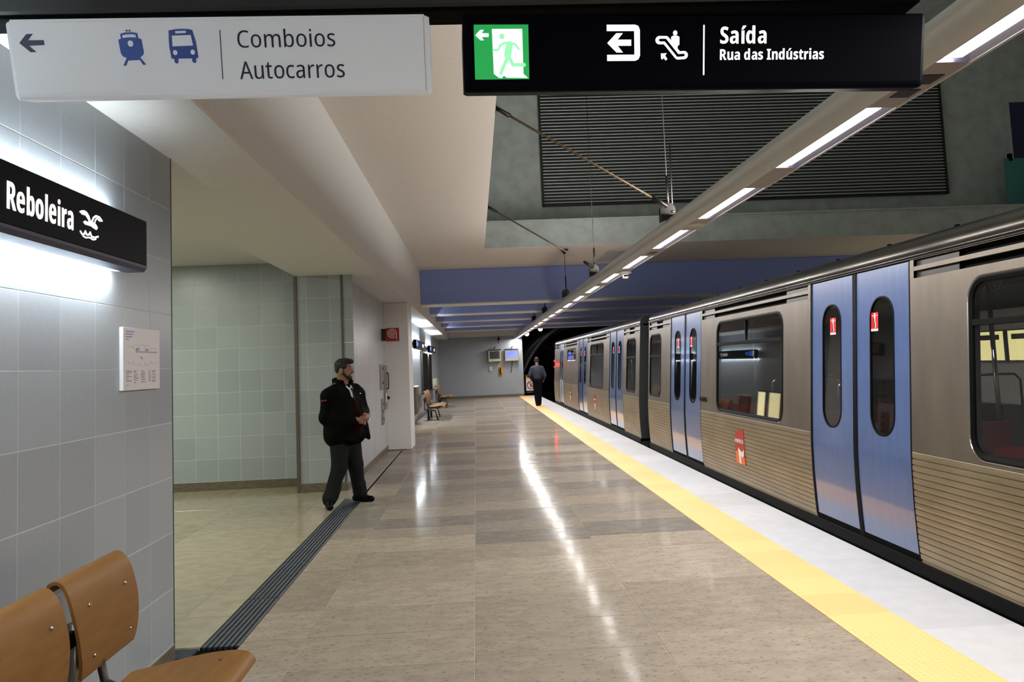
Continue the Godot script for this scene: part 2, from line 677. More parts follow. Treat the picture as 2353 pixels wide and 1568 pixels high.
	M.cream_box = mat(Color(0.70, 0.68, 0.60), 0.45)
	M.screen_off = mat(Color(0.02, 0.02, 0.02), 0.2)
	M.plastic = mat(Color(0.85, 0.85, 0.84), 0.4)
	M.dark_blue = mat(Color(0.10, 0.13, 0.25), 0.6)
	M.skin = mat(Color(0.52, 0.365, 0.285), 0.5)
	M.skin.subsurf_scatter_enabled = true
	M.skin.subsurf_scatter_strength = 0.1
	M.hair = mat(Color(0.05, 0.042, 0.038), 0.7)
	M.jacket = mat(Color(0.016, 0.017, 0.018), 0.8)
	M.jacket.metallic_specular = 0.2
	M.trousers = mat(Color(0.115, 0.115, 0.12), 0.85)
	M.trousers.metallic_specular = 0.2
	M.shoe = mat(Color(0.02, 0.02, 0.02), 0.5)
	M.shoe.metallic_specular = 0.25
	M.shirt = mat(Color(0.78, 0.79, 0.82), 0.7)
	M.sweater = mat(Color(0.11, 0.02, 0.026), 0.9)
	M.sweater.metallic_specular = 0.2
	M.uniform = mat(Color(0.14, 0.15, 0.21), 0.8)
	M.uniform_trousers = mat(Color(0.025, 0.028, 0.06), 0.8)
	M.uniform_trousers.metallic_specular = 0.2

# the plain masses of the station
func shell() -> void:
	# low longitudinal beam above the wall line, with its nosing
	structure("ceiling_low_soffit", sbox(P(-2.39, 2.90, -8), P(-1.29, 4.53, 39)), M.white)
	structure("trim_soffit_nosing", sbox(P(-1.29, 2.90, -8), P(-1.278, 2.956, 39), 0.004), M.cream)
	structure("ceiling_slab_near", sbox(P(-1.29, 4.0, -8), P(0.28, 4.53, 16.37)), M.cream)
	structure("ceiling_slab_far", sbox(P(-1.29, 4.0, 16.37), P(16.5, 4.53, 39.4)), M.cream)
	structure("wall_slab_edge_far", sbox(P(0.28, 4.002, 16.355), P(12.32, 4.53, 16.37)), M.hall)
	structure("ceiling_slab_opposite", sbox(P(12.32, 4.0, -8), P(16.5, 4.53, 16.37)), M.cream)
	structure("ceiling_passage", sbox(P(-9, 3.18, 4.5), P(-2.39, 3.4, 11.8)), M.white)
	structure("ceiling_upper_slab", sbox(P(-4, 4.40, -8), P(-1.29, 4.53, 18)), M.cream)
	for k in 5:
		var d := 19.74 + 3.9 * k
		var b := structure("beam", sbox(P(-1.29, 3.15, d), P(16.4, 4.0, d + 0.9), 0.012), M.blue_beam)
		part(b, "underside", sbox(P(-1.285, 3.135, d + 0.02), P(16.4, 3.151, d + 0.88)), M.white)
	# walls
	structure("wall_left_rear", sbox(P(-2.1, 0, -8), P(-1.776, 2.9, 2.24)), M.tiles[0])
	structure("wall_platform_rear", sbox(P(-2.1, 0, -8.3), P(16.4, 9, -8)), M.white)
	structure("wall_passage_front", sbox(P(-9, 0, 4.5), P(-2.1, 3.18, 4.75)), M.tiles[1])
	structure("wall_passage_left", sbox(P(-9.3, 0, 4.5), P(-9, 3.2, 11.8)), M.tiles[1])
	structure("wall_corridor_far", sbox(P(-2.1, 0, 16.7), P(-1.77, 2.9, 39)), M.tiles[0])
	structure("wall_opposite", sbox(P(14.4, -1.2, -8), P(14.7, 9, 39.3)), M.white)
	structure("baseboard_far_left", sbox(P(-1.77, 0, 16.7), P(-1.758, 0.11, 39), 0.003), M.skirting)
	var c := structure("wall_column", sbox(P(-1.80, 0.0, 15.85), P(-1.30, 2.9, 16.72), 0.012), M.column)
	part(c, "column_base", sbox(P(-1.78, 0, 15.835), P(-1.40, 0.012, 15.87), 0.004), M.dark_trim)
	# end wall with the portal
	structure("wall_end", sbox(P(-2.1, 0, 39), P(2.34, 2.96, 39.3), 0.01), M.tiles[0])
	structure("wall_end_band", sbox(P(-2.1, 2.96, 38.96), P(2.34, 4.0, 39.3)), M.white)
	structure("wall_end_lintel", sbox(P(2.34, 3.32, 39), P(14.4, 4.0, 39.3)), M.concrete)
	structure("baseboard_end", sbox(P(-1.77, 0, 38.98), P(2.34, 0.11, 39), 0.003), M.skirting)
	# platform bodies and track bed
	structure("floor_platform_body", sbox(P(-2.1, -1.2, -8), P(2.98, -0.03, 39.2)), M.concrete)
	structure("floor_opposite_platform", sbox(P(9.57, -1.2, -8), P(14.4, 0, 39.2)), M.green_stone[0])
	structure("floor_track_bed", sbox(P(2.9, -1.4, -8), P(9.7, -1.2, 39.2)), M.concrete)
	structure("floor_passage_body", sbox(P(-9, -0.3, 4.5), P(-2.1, -0.03, 11.8)), M.concrete)
	for x in [3.72, 5.16, 7.44, 8.88]:
		single("track_rail", sbox(P(x - 0.035, -1.2, -8), P(x + 0.035, -1.06, 72), 0.01), M.steel, "steel running rail under the %s" % {3.72: "near wheels of the train", 5.16: "far wheels of the train", 7.44: "far track, on the train's side", 8.88: "far track, on the opposite platform's side"}[x], "rail", "running rails")
	# tunnel beyond the portal: a vault bending to the left, with ribs
	var tun := Shape.new(true)
	var rib := Shape.new()
	var rings := []
	for i in 15:
		var s := 39.3 + i * 3.2
		var cx := 6.25 - 0.0016 * (s - 39.3) * (s - 39.3)
		var ring := []
		for k in 25:
			var a := PI * k / 24.0
			ring.append(P(cx + 4.15 * cos(a), -0.4 + 4.2 * sin(a), s))
		ring.insert(0, P(cx + 4.15, -1.3, s))
		ring.append(P(cx - 4.15, -1.3, s))
		rings.append(ring)
		if i > 0:
			for k in range(0, 25):
				var a0 := PI * k / 25.0
				var a1 := PI * (k + 1) / 25.0
				var q := []
				for rr in [3.9, 4.2]:
					for aa in [a0, a1]:
						q.append(Vector2(cx + rr * cos(aa), -0.4 + (rr + 0.05) * sin(aa)))
				for dz in [s, s + 0.35]:
					rib.quad(P(q[0].x, q[0].y, dz), P(q[1].x, q[1].y, dz), P(q[3].x, q[3].y, dz), P(q[2].x, q[2].y, dz))
				rib.quad(P(q[0].x, q[0].y, s), P(q[1].x, q[1].y, s), P(q[1].x, q[1].y, s + 0.35), P(q[0].x, q[0].y, s + 0.35))
	for i in rings.size() - 1:
		for k in rings[i].size() - 1:
			tun.quad(rings[i][k], rings[i][k + 1], rings[i + 1][k + 1], rings[i + 1][k])
	var t := structure("wall_tunnel_vault", tun, M.concrete)
	part(t, "rib", rib, M.concrete)
	structure("wall_tunnel_end", sbox(P(-4, -1.4, 84), P(12, 5, 84.3)), M.black)
	structure("floor_tunnel", sbox(P(-4, -1.4, 39.2), P(12, -1.2, 84)), M.concrete)
	var gl := [P(3.47, 3.34, 41.5), P(3.05, 3.27, 46), P(4.75, 2.1, 72)]
	var ll := ["round white tunnel lamp highest on the vault, nearest the portal", "round white tunnel lamp just right of the end of the light tube", "small round tunnel lamp low in the dark beside the walking man"]
	for i in 3:
		var o := thing("tunnel_lamp", gl[i], ll[i], "lamp")
		part(o, "globe", Shape.new(true).ball(gl[i], Vector3.ONE * [0.12, 0.13, 0.14][i]), M.lamp)
		part(o, "mount", sbox(gl[i] + Vector3(-0.03, 0.1, -0.03), gl[i] + Vector3(0.03, 0.26, 0.03), 0.005), M.dark_steel)
		var l := OmniLight3D.new()
		l.name = "lamp_light"
		l.light_energy = 0.09
		l.omni_range = 30.0
		l.omni_attenuation = 2.0
		l.light_size = 0.1
		l.shadow_enabled = true
		o.add_child(l)

func slab_of(holder: Node3D, st: Shape, x0: float, x1: float, d0: float, d1: float, m: Material, called := "floor_slab", g := 0.002, top := 0.0) -> void:
	if st:
		st.box(P(x0 + g, top - 0.03, d0 + g), P(x1 - g, top, d1 - g), 0.0015)
	else:
		var o := part(holder, called, sbox(P(x0 + g, top - 0.03, d0 + g), P(x1 - g, top, d1 - g), 0.001), m)
		if called == "floor_slab":
			var mid := P((x0 + x1) / 2, 0, (d0 + d1) / 2)
			var tilt := Basis.from_euler(Vector3(rng.randfn(0.0, 0.0022), 0, rng.randfn(0.0, 0.0007)))
			o.transform = Transform3D(Basis.IDENTITY, o.position) * Transform3D(tilt, mid - tilt * mid)

func floors() -> void:
	var f := structure("floor", sbox(P(-1.4535, -0.035, -8), P(2.98, -0.003, 39.2)), M.joint)
	part(f, "joint_bed", sbox(P(-2.1, -0.035, -8), P(-1.4535, -0.0022, 4.738)), M.joint)
	part(f, "joint_bed", sbox(P(-1.51, -0.035, 10.2), P(-1.4535, -0.012, 15.84)), M.joint)
	part(f, "joint_bed", sbox(P(-2.1, -0.035, 10.2), P(-1.511, -0.0022, 15.84)), M.joint)
	part(f, "joint_bed", sbox(P(-2.1, -0.035, 15.84), P(-1.4535, -0.0022, 39.2)), M.joint)
	# column edges and the cross joints of each column
	var cols := [[-1.455, -1.076], [-1.076, -0.062], [-0.062, 0.99], [0.99, 2.06]]
	var far := []
	for i in 6:
		far.append(Shape.new())
	for c in 4:
		var cuts := []
		var d: float = [7.16, 7.70, 7.264, 7.39][c]
		while d > -8.0:
			d -= rng.randf_range(0.46, 0.62)
		d = maxf(d, -8.0)
		cuts.append(d)
		# rebuild forward with the joint seen in the picture kept
		var key: float = [7.16, 7.70, 7.264, 7.39][c]
		var n := int(round((key - d) / 0.54))
		for i in n:
			cuts.append(d + (key - d) * (i + 1) / n)
		d = key
		while d < 39.0:
			d += rng.randf_range(0.46, 0.62)
			cuts.append(minf(d, 39.0))
		for i in cuts.size() - 1:
			var a: float = cuts[i]
			var b: float = cuts[i + 1]
			if b - a < 0.02:
				continue
			var tone := rng.randi() % 3
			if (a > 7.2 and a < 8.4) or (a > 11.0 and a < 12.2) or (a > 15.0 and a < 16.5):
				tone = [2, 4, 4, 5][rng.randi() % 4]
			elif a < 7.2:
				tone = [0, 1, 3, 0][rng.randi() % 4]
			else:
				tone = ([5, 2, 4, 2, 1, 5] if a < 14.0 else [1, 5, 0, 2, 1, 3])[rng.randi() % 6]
			var x0: float = cols[c][0]
			if c == 0 and (b < 4.72 or a > 15.8 or (a > 10.2)):
				x0 = -1.765 if b < 4.72 else -1.475
			if c == 0 and a >= 4.2 and b > 4.72 and a < 4.72:
				b = 4.72
				x0 = -1.765
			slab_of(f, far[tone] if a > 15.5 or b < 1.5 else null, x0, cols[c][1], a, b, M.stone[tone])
			if c == 0 and i + 1 < cuts.size() and cuts[i + 1] > 4.72 and a < 4.72:
				slab_of(f, null, -1.455, cols[c][1], 4.72, cuts[i + 1], M.stone[tone])
	# strip of stone behind the slot drain, in front of the corridor wall
	for i in 8:
		slab_of(f, null, -1.765, -1.51, 10.2 + 0.72 * i, minf(10.92 + 0.72 * i, 15.84), M.stone[[2, 5, 1][i % 3]])
	for i in 6:
		far[i] = [far[i], i]
	for i in 12:
		slab_of(f, far[[2, 5, 1][i % 3]][0], -1.765, -1.475, 16.72 + 1.86 * i, 18.58 + 1.86 * i, null)
	for q in far:
		var o := part(f, "distant_slabs", q[0], M.stone[q[1]])
		o.set_meta("kind", "stuff")
	# passage floor
	var pf := structure("floor_passage", sbox(P(-9, -0.035, 4.935), P(-1.684, -0.0022, 11.8)), M.joint)
	part(pf, "joint_bed", sbox(P(-9, -0.035, 4.5), P(-1.684, -0.012, 4.756)), M.joint)
	var edges := [-1.685, -2.0, -2.95, -3.9, -4.85, -5.8, -6.75, -9.0]
	for c in edges.size() - 1:
		var d := 4.935
		var step := 0.6 + 0.11 * (c % 3)
		while d < 11.48:
			var e := minf(d + step, 11.5)
			if c == 0 and e > 10.87:
				e = 10.87
			slab_of(pf, null, edges[c + 1], edges[c], d, e, M.green_stone[rng.randi() % 3], "floor_slab", 0.0012)
			d = e
			if c == 0 and d >= 10.87:
				break
	slab_of(pf, null, -1.767, -1.46, 4.722, 4.74, M.stone[0])
	# yellow tactile strip and white edge slabs
	var y := structure("floor_tactile_strip", sbox(P(2.06, -0.035, -8), P(2.465, -0.004, 39)), M.joint)
	var w := structure("floor_edge_strip", sbox(P(2.465, -0.20, -8), P(2.98, -0.004, 39)), M.joint)
	var ys := Shape.new()
	var ws := Shape.new()
	for i in 117:
		var a := -8.0 + 0.4017 * i
		if a > 1.5 and a < 20.0:
			slab_of(y, null, 2.06, 2.465, a, a + 0.4017, M.yellow[rng.randi() % 3], "tactile_tile", 0.0006, 0.003)
		else:
			slab_of(y, ys, 2.06, 2.465, a, a + 0.4017, null, "", 0.0006, 0.003)
	for i in 60:
		var a := -8.0 + 0.7834 * i
		if a > 1.5 and a < 22.0:
			slab_of(w, null, 2.465, 3.03, a, a + 0.7834, M.edge[rng.randi() % 3], "edge_slab", 0.0008, 0.002)
		else:
			slab_of(w, ws, 2.465, 3.03, a, a + 0.7834, null, "", 0.0008, 0.002)
	part(y, "distant_tactile_tiles", ys, M.yellow[0]).set_meta("kind", "stuff")
	part(w, "distant_edge_slabs", ws, M.edge[0]).set_meta("kind", "stuff")
	# drain: sections of long bars, then a narrow slot
	var g := thing("drain_grate", P(-1.57, 0, 7.5), "dark grey slatted drain grate running along the floor under the standing man", "drain grate")
	part(g, "channel", sbox(P(-1.685, -0.03, 4.74), P(-1.455, -0.018, 10.2)), M.black)
	var d := 4.92
	for lens in [0.98, 1.05, 1.05, 1.05, 1.12]:
		for k in 7:
			var x := -1.68 + 0.0325 * k
			part(g, "bar", sbox(P(x, -0.02, d + 0.006), P(x + 0.022, 0.001, d + lens - 0.006), 0.003), M.grate)
		part(g, "cross_bar", sbox(P(-1.682, -0.02, d + lens - 0.012), P(-1.458, -0.003, d + lens + 0.012), 0.002), M.grate)
		d += lens
	part(g, "frame", sbox(P(-1.4585, -0.03, 4.92), P(-1.4545, 0.001, 10.2)), M.dark_trim)
	part(g, "frame", sbox(P(-1.6855, -0.03, 4.92), P(-1.6815, 0.001, 10.2)), M.dark_trim)
	var g2 := thing("cross_drain_grate", P(-1.9, 0, 4.85), "short slatted drain grate leading into the passage behind the tiled wall end", "drain grate")
	for k in 7:
		var dd := 4.765 + 0.0225 * k
		part(g2, "bar", sbox(P(-2.6, -0.02, dd), P(-1.455 if dd > 5.0 else -1.69, 0.001, dd + 0.014), 0.002), M.grate)
	part(g2, "frame", sbox(P(-2.6, -0.03, 4.755), P(-1.69, -0.018, 4.93)), M.black)
	single("slot_drain", sbox(P(-1.51, -0.025, 10.2), P(-1.475, -0.010, 15.84)), M.black, "narrow dark slot drain in the floor leading to the white column", "drain")

func walls_tiled() -> void:
	var T := 0.312
	var H := 0.3115
	# near left wall
	var wl := structure("wall_left", sbox(P(-2.1, 0, 2.24), P(-1.7678, 2.9, 4.745)), M.grout)
	tiling(wl, P(-1.767, 0.094, 2.24), Vector3(0, 0, -1), Vector3.UP, Vector3.RIGHT, 8, 9, T, H, M.tiles)
	structure("baseboard_left", sbox(P(-1.776, 0, -8), P(-1.762, 0.09, 4.745), 0.003), M.skirting)
	structure("trim_wall_end", sbox(P(-2.1, 0.0, 4.738), P(-1.766, 2.9, 4.752), 0.002), M.dark_trim)
	# back wall of the passage
	var wb := structure("wall_passage_back", sbox(P(-9, 0, 11.5008), P(-2.39, 3.2, 11.8)), M.grout)
	tiling(wb, P(-4.28 - T * 9, 0.118, 11.5), Vector3.RIGHT, Vector3.UP, Vector3(0, 0, 1), 15, 10, T, 0.3095, M.tiles)
	var bb := structure("baseboard_passage", sbox(P(-9, 0, 11.49), P(-2.39, 0.118, 11.6)), M.joint)
	for i in 7:
		part(bb, "skirting_stone", sbox(P(-2.40 - 0.99 * (i + 1) + 0.002, 0, 11.484), P(-2.40 - 0.99 * i - 0.002, 0.117, 11.5), 0.002), M.skirting)
	# pier
	var wp := structure("wall_pier", sbox(P(-2.39, 0, 10.8708), P(-1.771, 2.9, 11.8)), M.grout)
	tiling(wp, P(-2.385, 0.118, 10.87), Vector3.RIGHT, Vector3.UP, Vector3(0, 0, 1), 3, 9, T, 0.3095, M.tiles, 0.13)
	# (three columns: a cut tile, then two whole ones; the last is trimmed by the corner strip)
	structure("baseboard_pier", sbox(P(-2.40, 0, 10.855), P(-1.765, 0.117, 10.88), 0.003), M.skirting)
	structure("trim_pier_left", sbox(P(-2.425, 0, 10.85), P(-2.383, 2.9, 11.52), 0.003), M.trim)
	structure("trim_pier_right", sbox(P(-1.795, 0.117, 10.858), P(-1.764, 2.9, 10.89), 0.003), M.trim)
	# corridor wall up to the column
	var wc := structure("wall_corridor", sbox(P(-2.1, 0, 10.885), P(-1.7708, 2.9, 16.7)), M.grout)
	tiling(wc, P(-1.77, 0.10, 10.89), Vector3(0, 0, -1), Vector3.UP, Vector3.RIGHT, 16, 9, 0.3105, H, M.pale_tiles)
	structure("baseboard_corridor", sbox(P(-1.775, 0, 10.87), P(-1.758, 0.10, 15.85), 0.003), M.skirting)
	# lamps of the passage, out of the picture
	var spots := [P(-4.4, 3.17, 7.0), P(-6.6, 3.17, 8.6), P(-4.6, 3.17, 9.6)]
	for i in 3:
		var o := thing("passage_lamp", spots[i], ["square ceiling lamp over the passage, nearest the tiled wall end", "square ceiling lamp over the passage, deepest inside it", "square ceiling lamp over the passage, close to its back wall"][i], "ceiling lamp", "passage lamps")
		part(o, "diffuser", sbox(spots[i] + Vector3(-0.28, -0.005, -0.28), spots[i] + Vector3(0.28, 0.01, 0.28), 0.004), glow(PASSAGE_LIGHT, 2.0))
		area(spots[i] + Vector3(0, -0.012, 0), Vector3.DOWN, Vector3.RIGHT, Vector2(0.5, 0.5), [8.0, 7.0, 5.0][i], PASSAGE_LIGHT, o)

func upper_hall() -> void:
	structure("wall_hall_far", sbox(P(-4, 4.53, 17.2), P(16.5, 9, 17.5)), M.hall)
	structure("wall_hall_left", sbox(P(-4.3, 4.4, -8), P(-4, 9, 17.5)), M.hall)
	structure("floor_gallery", sbox(P(-4, 4.53, 16.3), P(16.5, 4.56, 17.2)), M.hall)
	structure("ceiling_hall", sbox(P(-4.3, 9, -8.3), P(16.7, 9.3, 17.5)), M.hall)
	# louvre
	var lv := thing("louvre_panel", P(6.16, 5.02, 17.18), "wide grey ventilation louvre of horizontal slats on the upper hall wall", "louvre")
	part(lv, "backing", sbox(P(1.62, 5.02, 17.17), P(10.72, 8.4, 17.2)), mat(Color(0.16, 0.17, 0.165), 0.8))
	for s in [[1.60, 1.64], [10.70, 10.74]]:
		part(lv, "frame", sbox(P(s[0], 5.0, 17.08), P(s[1], 8.4, 17.2), 0.005), M.dark_steel)
	part(lv, "frame", sbox(P(1.6, 4.99, 17.08), P(10.74, 5.03, 17.2), 0.005), M.dark_steel)
	var blade := Shape.new().box(Vector3(-4.53, -0.009, -0.03), Vector3(4.53, 0.009, 0.03), 0.004, Transform3D(Basis(Vector3.RIGHT, deg_to_rad(30)), Vector3.ZERO)).mesh()
	for i in 46:
		var o := part(lv, "slat", blade, M.slat, true)
		o.position = P(6.17, 5.075 + 0.0712 * i, 17.13) - lv.position
	# gallery opening and glass on the far right
	var dr := structure("door_1", sbox(P(12.33, 4.56, 17.14), P(14.38, 7.06, 17.22), 0.01), M.dark_blue)
	part(dr, "door_frame", sbox(P(12.29, 4.56, 17.12), P(12.33, 7.08, 17.22), 0.004), M.hall)
	var gp := thing("glass_balustrade", P(12.02, 4.56, 16.7), "teal glass balustrade pane standing at the edge of the upper gallery", "balustrade")
	part(gp, "pane", sbox(P(11.79, 4.56, 16.69), P(12.25, 5.66, 16.72), 0.004), M.teal)
	part(gp, "clamp", sbox(P(11.90, 5.60, 16.66), P(11.97, 5.76, 16.75), 0.008), M.black)
	# access hatch on the far soffit
	single("access_hatch", sbox(P(3.04, 3.98, 17.25), P(3.75, 3.998, 19.0), 0.004), M.slat, "grey rectangular access hatch in the cream soffit behind the light tube", "hatch")

func light_line() -> void:
	var L := thing("light_tube", P(2.075, 2.8, 15.0), "long round aluminium light tube with inset lamps hanging above the platform edge", "light fitting")
	var R := 0.125
	var C := Vector2(2.075, 2.8917)
	var prof := []
	var a0 := -atan2(0.0917, 0.085)
	for i in 37:
		var a := a0 + (TAU - (PI + 2.0 * a0) * 1.0) * 0.0 + (PI - 2.0 * a0) * i / 36.0
		prof.append(C + Vector2(cos(a), sin(a)) * R)
	part(L, "tube_body", Shape.new(true).sweep(prof, -8, 38.6), M.tube)
	var flange := Shape.new()
	flange.box(P(1.988, 2.797, -8), P(1.996, 2.83, 38.6)).box(P(2.148, 2.797, -8), P(2.166, 2.83, 38.6))
	part(L, "flange", flange, M.tube)
	var capend := PackedVector2Array()
	for p in prof:
		capend.append(p)
	part(L, "end_cap", Shape.new().plate(capend, -38.62, -38.6), M.tube)
	var k0 := -6
	for k in range(k0, 20):
		var d := 3.80 + 1.815 * k
		var e := d + 1.215
		# reflector trough
		var tr := Shape.new()
		tr.quad(P(1.996, 2.80, d), P(1.996, 2.80, e), P(2.01, 2.86, e), P(2.01, 2.86, d))
		tr.quad(P(2.01, 2.86, d), P(2.01, 2.86, e), P(2.10, 2.86, e), P(2.10, 2.86, d))
		tr.quad(P(2.10, 2.86, d), P(2.10, 2.86, e), P(2.148, 2.80, e), P(2.148, 2.80, d))
		tr.quad(P(1.996, 2.80, d), P(2.01, 2.86, d), P(2.10, 2.86, d), P(2.148, 2.80, d))
		tr.quad(P(1.996, 2.80, e), P(2.01, 2.86, e), P(2.10, 2.86, e), P(2.148, 2.80, e))
		part(L, "reflector", tr, M.reflector)
		part(L, "lamp", sbox(P(1.999, 2.806, d + 0.03), P(2.10, 2.83, e - 0.03), 0.008), M.lamp)
		area(P(2.055, 2.798, (d + e) / 2), Vector3.DOWN, Vector3(0, 0, 1), Vector2(1.15, 0.10), LAMP_E, LAMP, L)
		# blank cover up to the next lamp
		if k < 19:
			part(L, "blank_cover", sbox(P(1.996, 2.799, e + 0.004), P(2.148, 2.806, d + 1.811), 0.001), M.tube_under)
	part(L, "blank_cover", sbox(P(1.996, 2.799, 38.29 + 0.24), P(2.148, 2.806, 38.6), 0.001), M.tube_under)
	# lamps on top of the tube that wash the slab and the hall
	for k in 10:
		var d := -6.0 + 2.2 * k
		part(L, "top_lamp", sbox(P(2.10, 2.985, d - 0.9), P(2.165, 3.010, d + 0.9), 0.004), M.lamp)
		area(P(2.132, 3.013, d), Vector3.UP, Vector3(0, 0, 1), Vector2(1.8, 0.07), UP_E, LAMP, L)
	for d in [7.12, 12.66]:
		part(L, "disc_cover", Shape.new().lathe([[0.001, 2.790], [0.08, 2.790], [0.085, 2.794], [0.085, 2.80]], 28, Transform3D(Basis.IDENTITY, P(2.072, 0, d))), M.cream_box)
	for q in [[3.34, 3.46], [3.53, 3.64], [8.88, 9.08]]:
		part(L, "hatch", sbox(P(2.03, 2.795, q[0]), P(2.125, 2.80, q[1]), 0.001), M.dark_steel)
	# dome camera below the tube
	var cm := thing("security_camera", P(2.11, 2.8, 10.8), "small white dome security camera under the light tube", "camera")
	part(cm, "base", Shape.new().lathe([[0.001, 2.795], [0.085, 2.795], [0.085, 2.775], [0.05, 2.76], [0.001, 2.76]], 22, Transform3D(Basis.IDENTITY, P(2.11, 0, 10.8))), M.plastic)
	part(cm, "housing", sbox(P(2.075, 2.70, 10.76), P(2.145, 2.762, 10.84), 0.012), M.plastic)
	part(cm, "lens_band", sbox(P(2.08, 2.725, 10.752), P(2.14, 2.745, 10.762), 0.003), M.black)
	var cm2 := thing("yellow_detector", P(2.09, 2.79, 25.2), "small yellowish detector under the far part of the light tube", "detector")
	part(cm2, "base", Shape.new().lathe([[0.001, 2.795], [0.09, 2.795], [0.09, 2.77], [0.001, 2.765]], 18, Transform3D(Basis.IDENTITY, P(2.09, 0, 25.2))), M.yellow_paint)
	# the same light line over the opposite platform, beyond the train
	var OL := thing("light_tube", P(10.52, 2.8, 15.0), "second light tube over the opposite platform, hidden beyond the train", "light fitting")
	var op := []
	for p in prof:
		op.append(Vector2(12.595 - p.x, p.y))
	part(OL, "tube_body", Shape.new(true).sweep(op, -8, 38.6), M.tube)
	for k in 13:
		var d := -6.0 + 3.63 * k
		part(OL, "lamp", sbox(P(10.45, 2.806, d - 1.2), P(10.58, 2.83, d + 1.2), 0.008), M.lamp)
		area(P(10.52, 2.80, d), Vector3.DOWN, Vector3(0, 0, 1), Vector2(2.4, 0.14), LAMP_E * 1.2, LAMP, OL)
	# brackets, stays and wires
	var names := ["nearest", "second", "third", "fourth", "fifth"]
	var ds := [7.8, 12.75, 16.85, 22.0, 26.0]
	for i in 5:
		var d: float = ds[i]
		var bp := v2([-0.09, -0.04, 0.06, 0.02, 0.06, 0.10, 0.03, 0.15, -0.04, 0.15, -0.09, 0.10])
		var b := part(L, "hanger_plate", Shape.new().plate(bp, -0.012, 0.012, Transform3D(Basis.IDENTITY, P(2.0, 2.99, d))), M.dark_steel)
		part(L, "hanger_plate", Shape.new().plate(bp, -0.006, 0.006, Transform3D(Basis.IDENTITY, P(2.0, 2.99, d + 0.06))), M.dark_steel)
		part(b, "bolt", Shape.new(true).tube([P(2.03, 3.05, d - 0.03), P(2.03, 3.05, d + 0.09)], 0.012), M.chrome)
		var top: float = [9.0, 9.0, 4.0, 4.0, 4.0][i]
		var wr := single("suspension_wire", Shape.new(true).tube([P(2.0, 3.145, d + 0.03), P(2.0, top, d + 0.03)], 0.006, 6), M.dark_steel, "thin vertical wire holding the %s hanger of the light tube" % names[i], "wire")
		part(wr, "turnbuckle", Shape.new(true).tube([P(2.0, 3.15, d + 0.03), P(2.0, 3.42, d + 0.03)], 0.014, 8), M.dark_steel)
		if i == 0:
			part(wr, "second_wire", Shape.new(true).tube([P(2.05, 3.15, d + 0.06), P(2.06, 3.75, d + 0.06)], 0.008, 6), M.dark_steel)
		if top < 5.0:
			part(wr, "ceiling_rose", Shape.new(true).lathe([[0.001, 3.90], [0.025, 3.90], [0.09, 4.0]], 16, Transform3D(Basis.IDENTITY, P(2.0, 0, d + 0.03))), M.dark_steel)
	for i in 2:
		var d: float = [7.7, 12.65][i]
		var r := thing("stay_rod", P(1.1, 3.5, d), "steel stay rod from slab edge to light tube, %s" % ["crossing in front of the louvre", "ending above the blue beam"][i], "rod")
		var A := P(0.283, 4.14, d)
		var B := P(1.96, 3.09, d)
		part(r, "rod", Shape.new(true).tube([A, B], 0.013, 8), mat(Color(0.42, 0.36, 0.29), 0.4, 0.6))
		part(r, "clevis", Shape.new(true).tube([A, A.lerp(B, 0.09)], 0.024, 8), M.dark_steel)
		part(r, "clevis", Shape.new(true).tube([B.lerp(A, 0.09), B], 0.024, 8), M.dark_steel)
		part(r, "anchor", sbox(A + Vector3(-0.004, -0.06, -0.05), A + Vector3(0.02, 0.06, 0.05), 0.004), M.dark_steel)

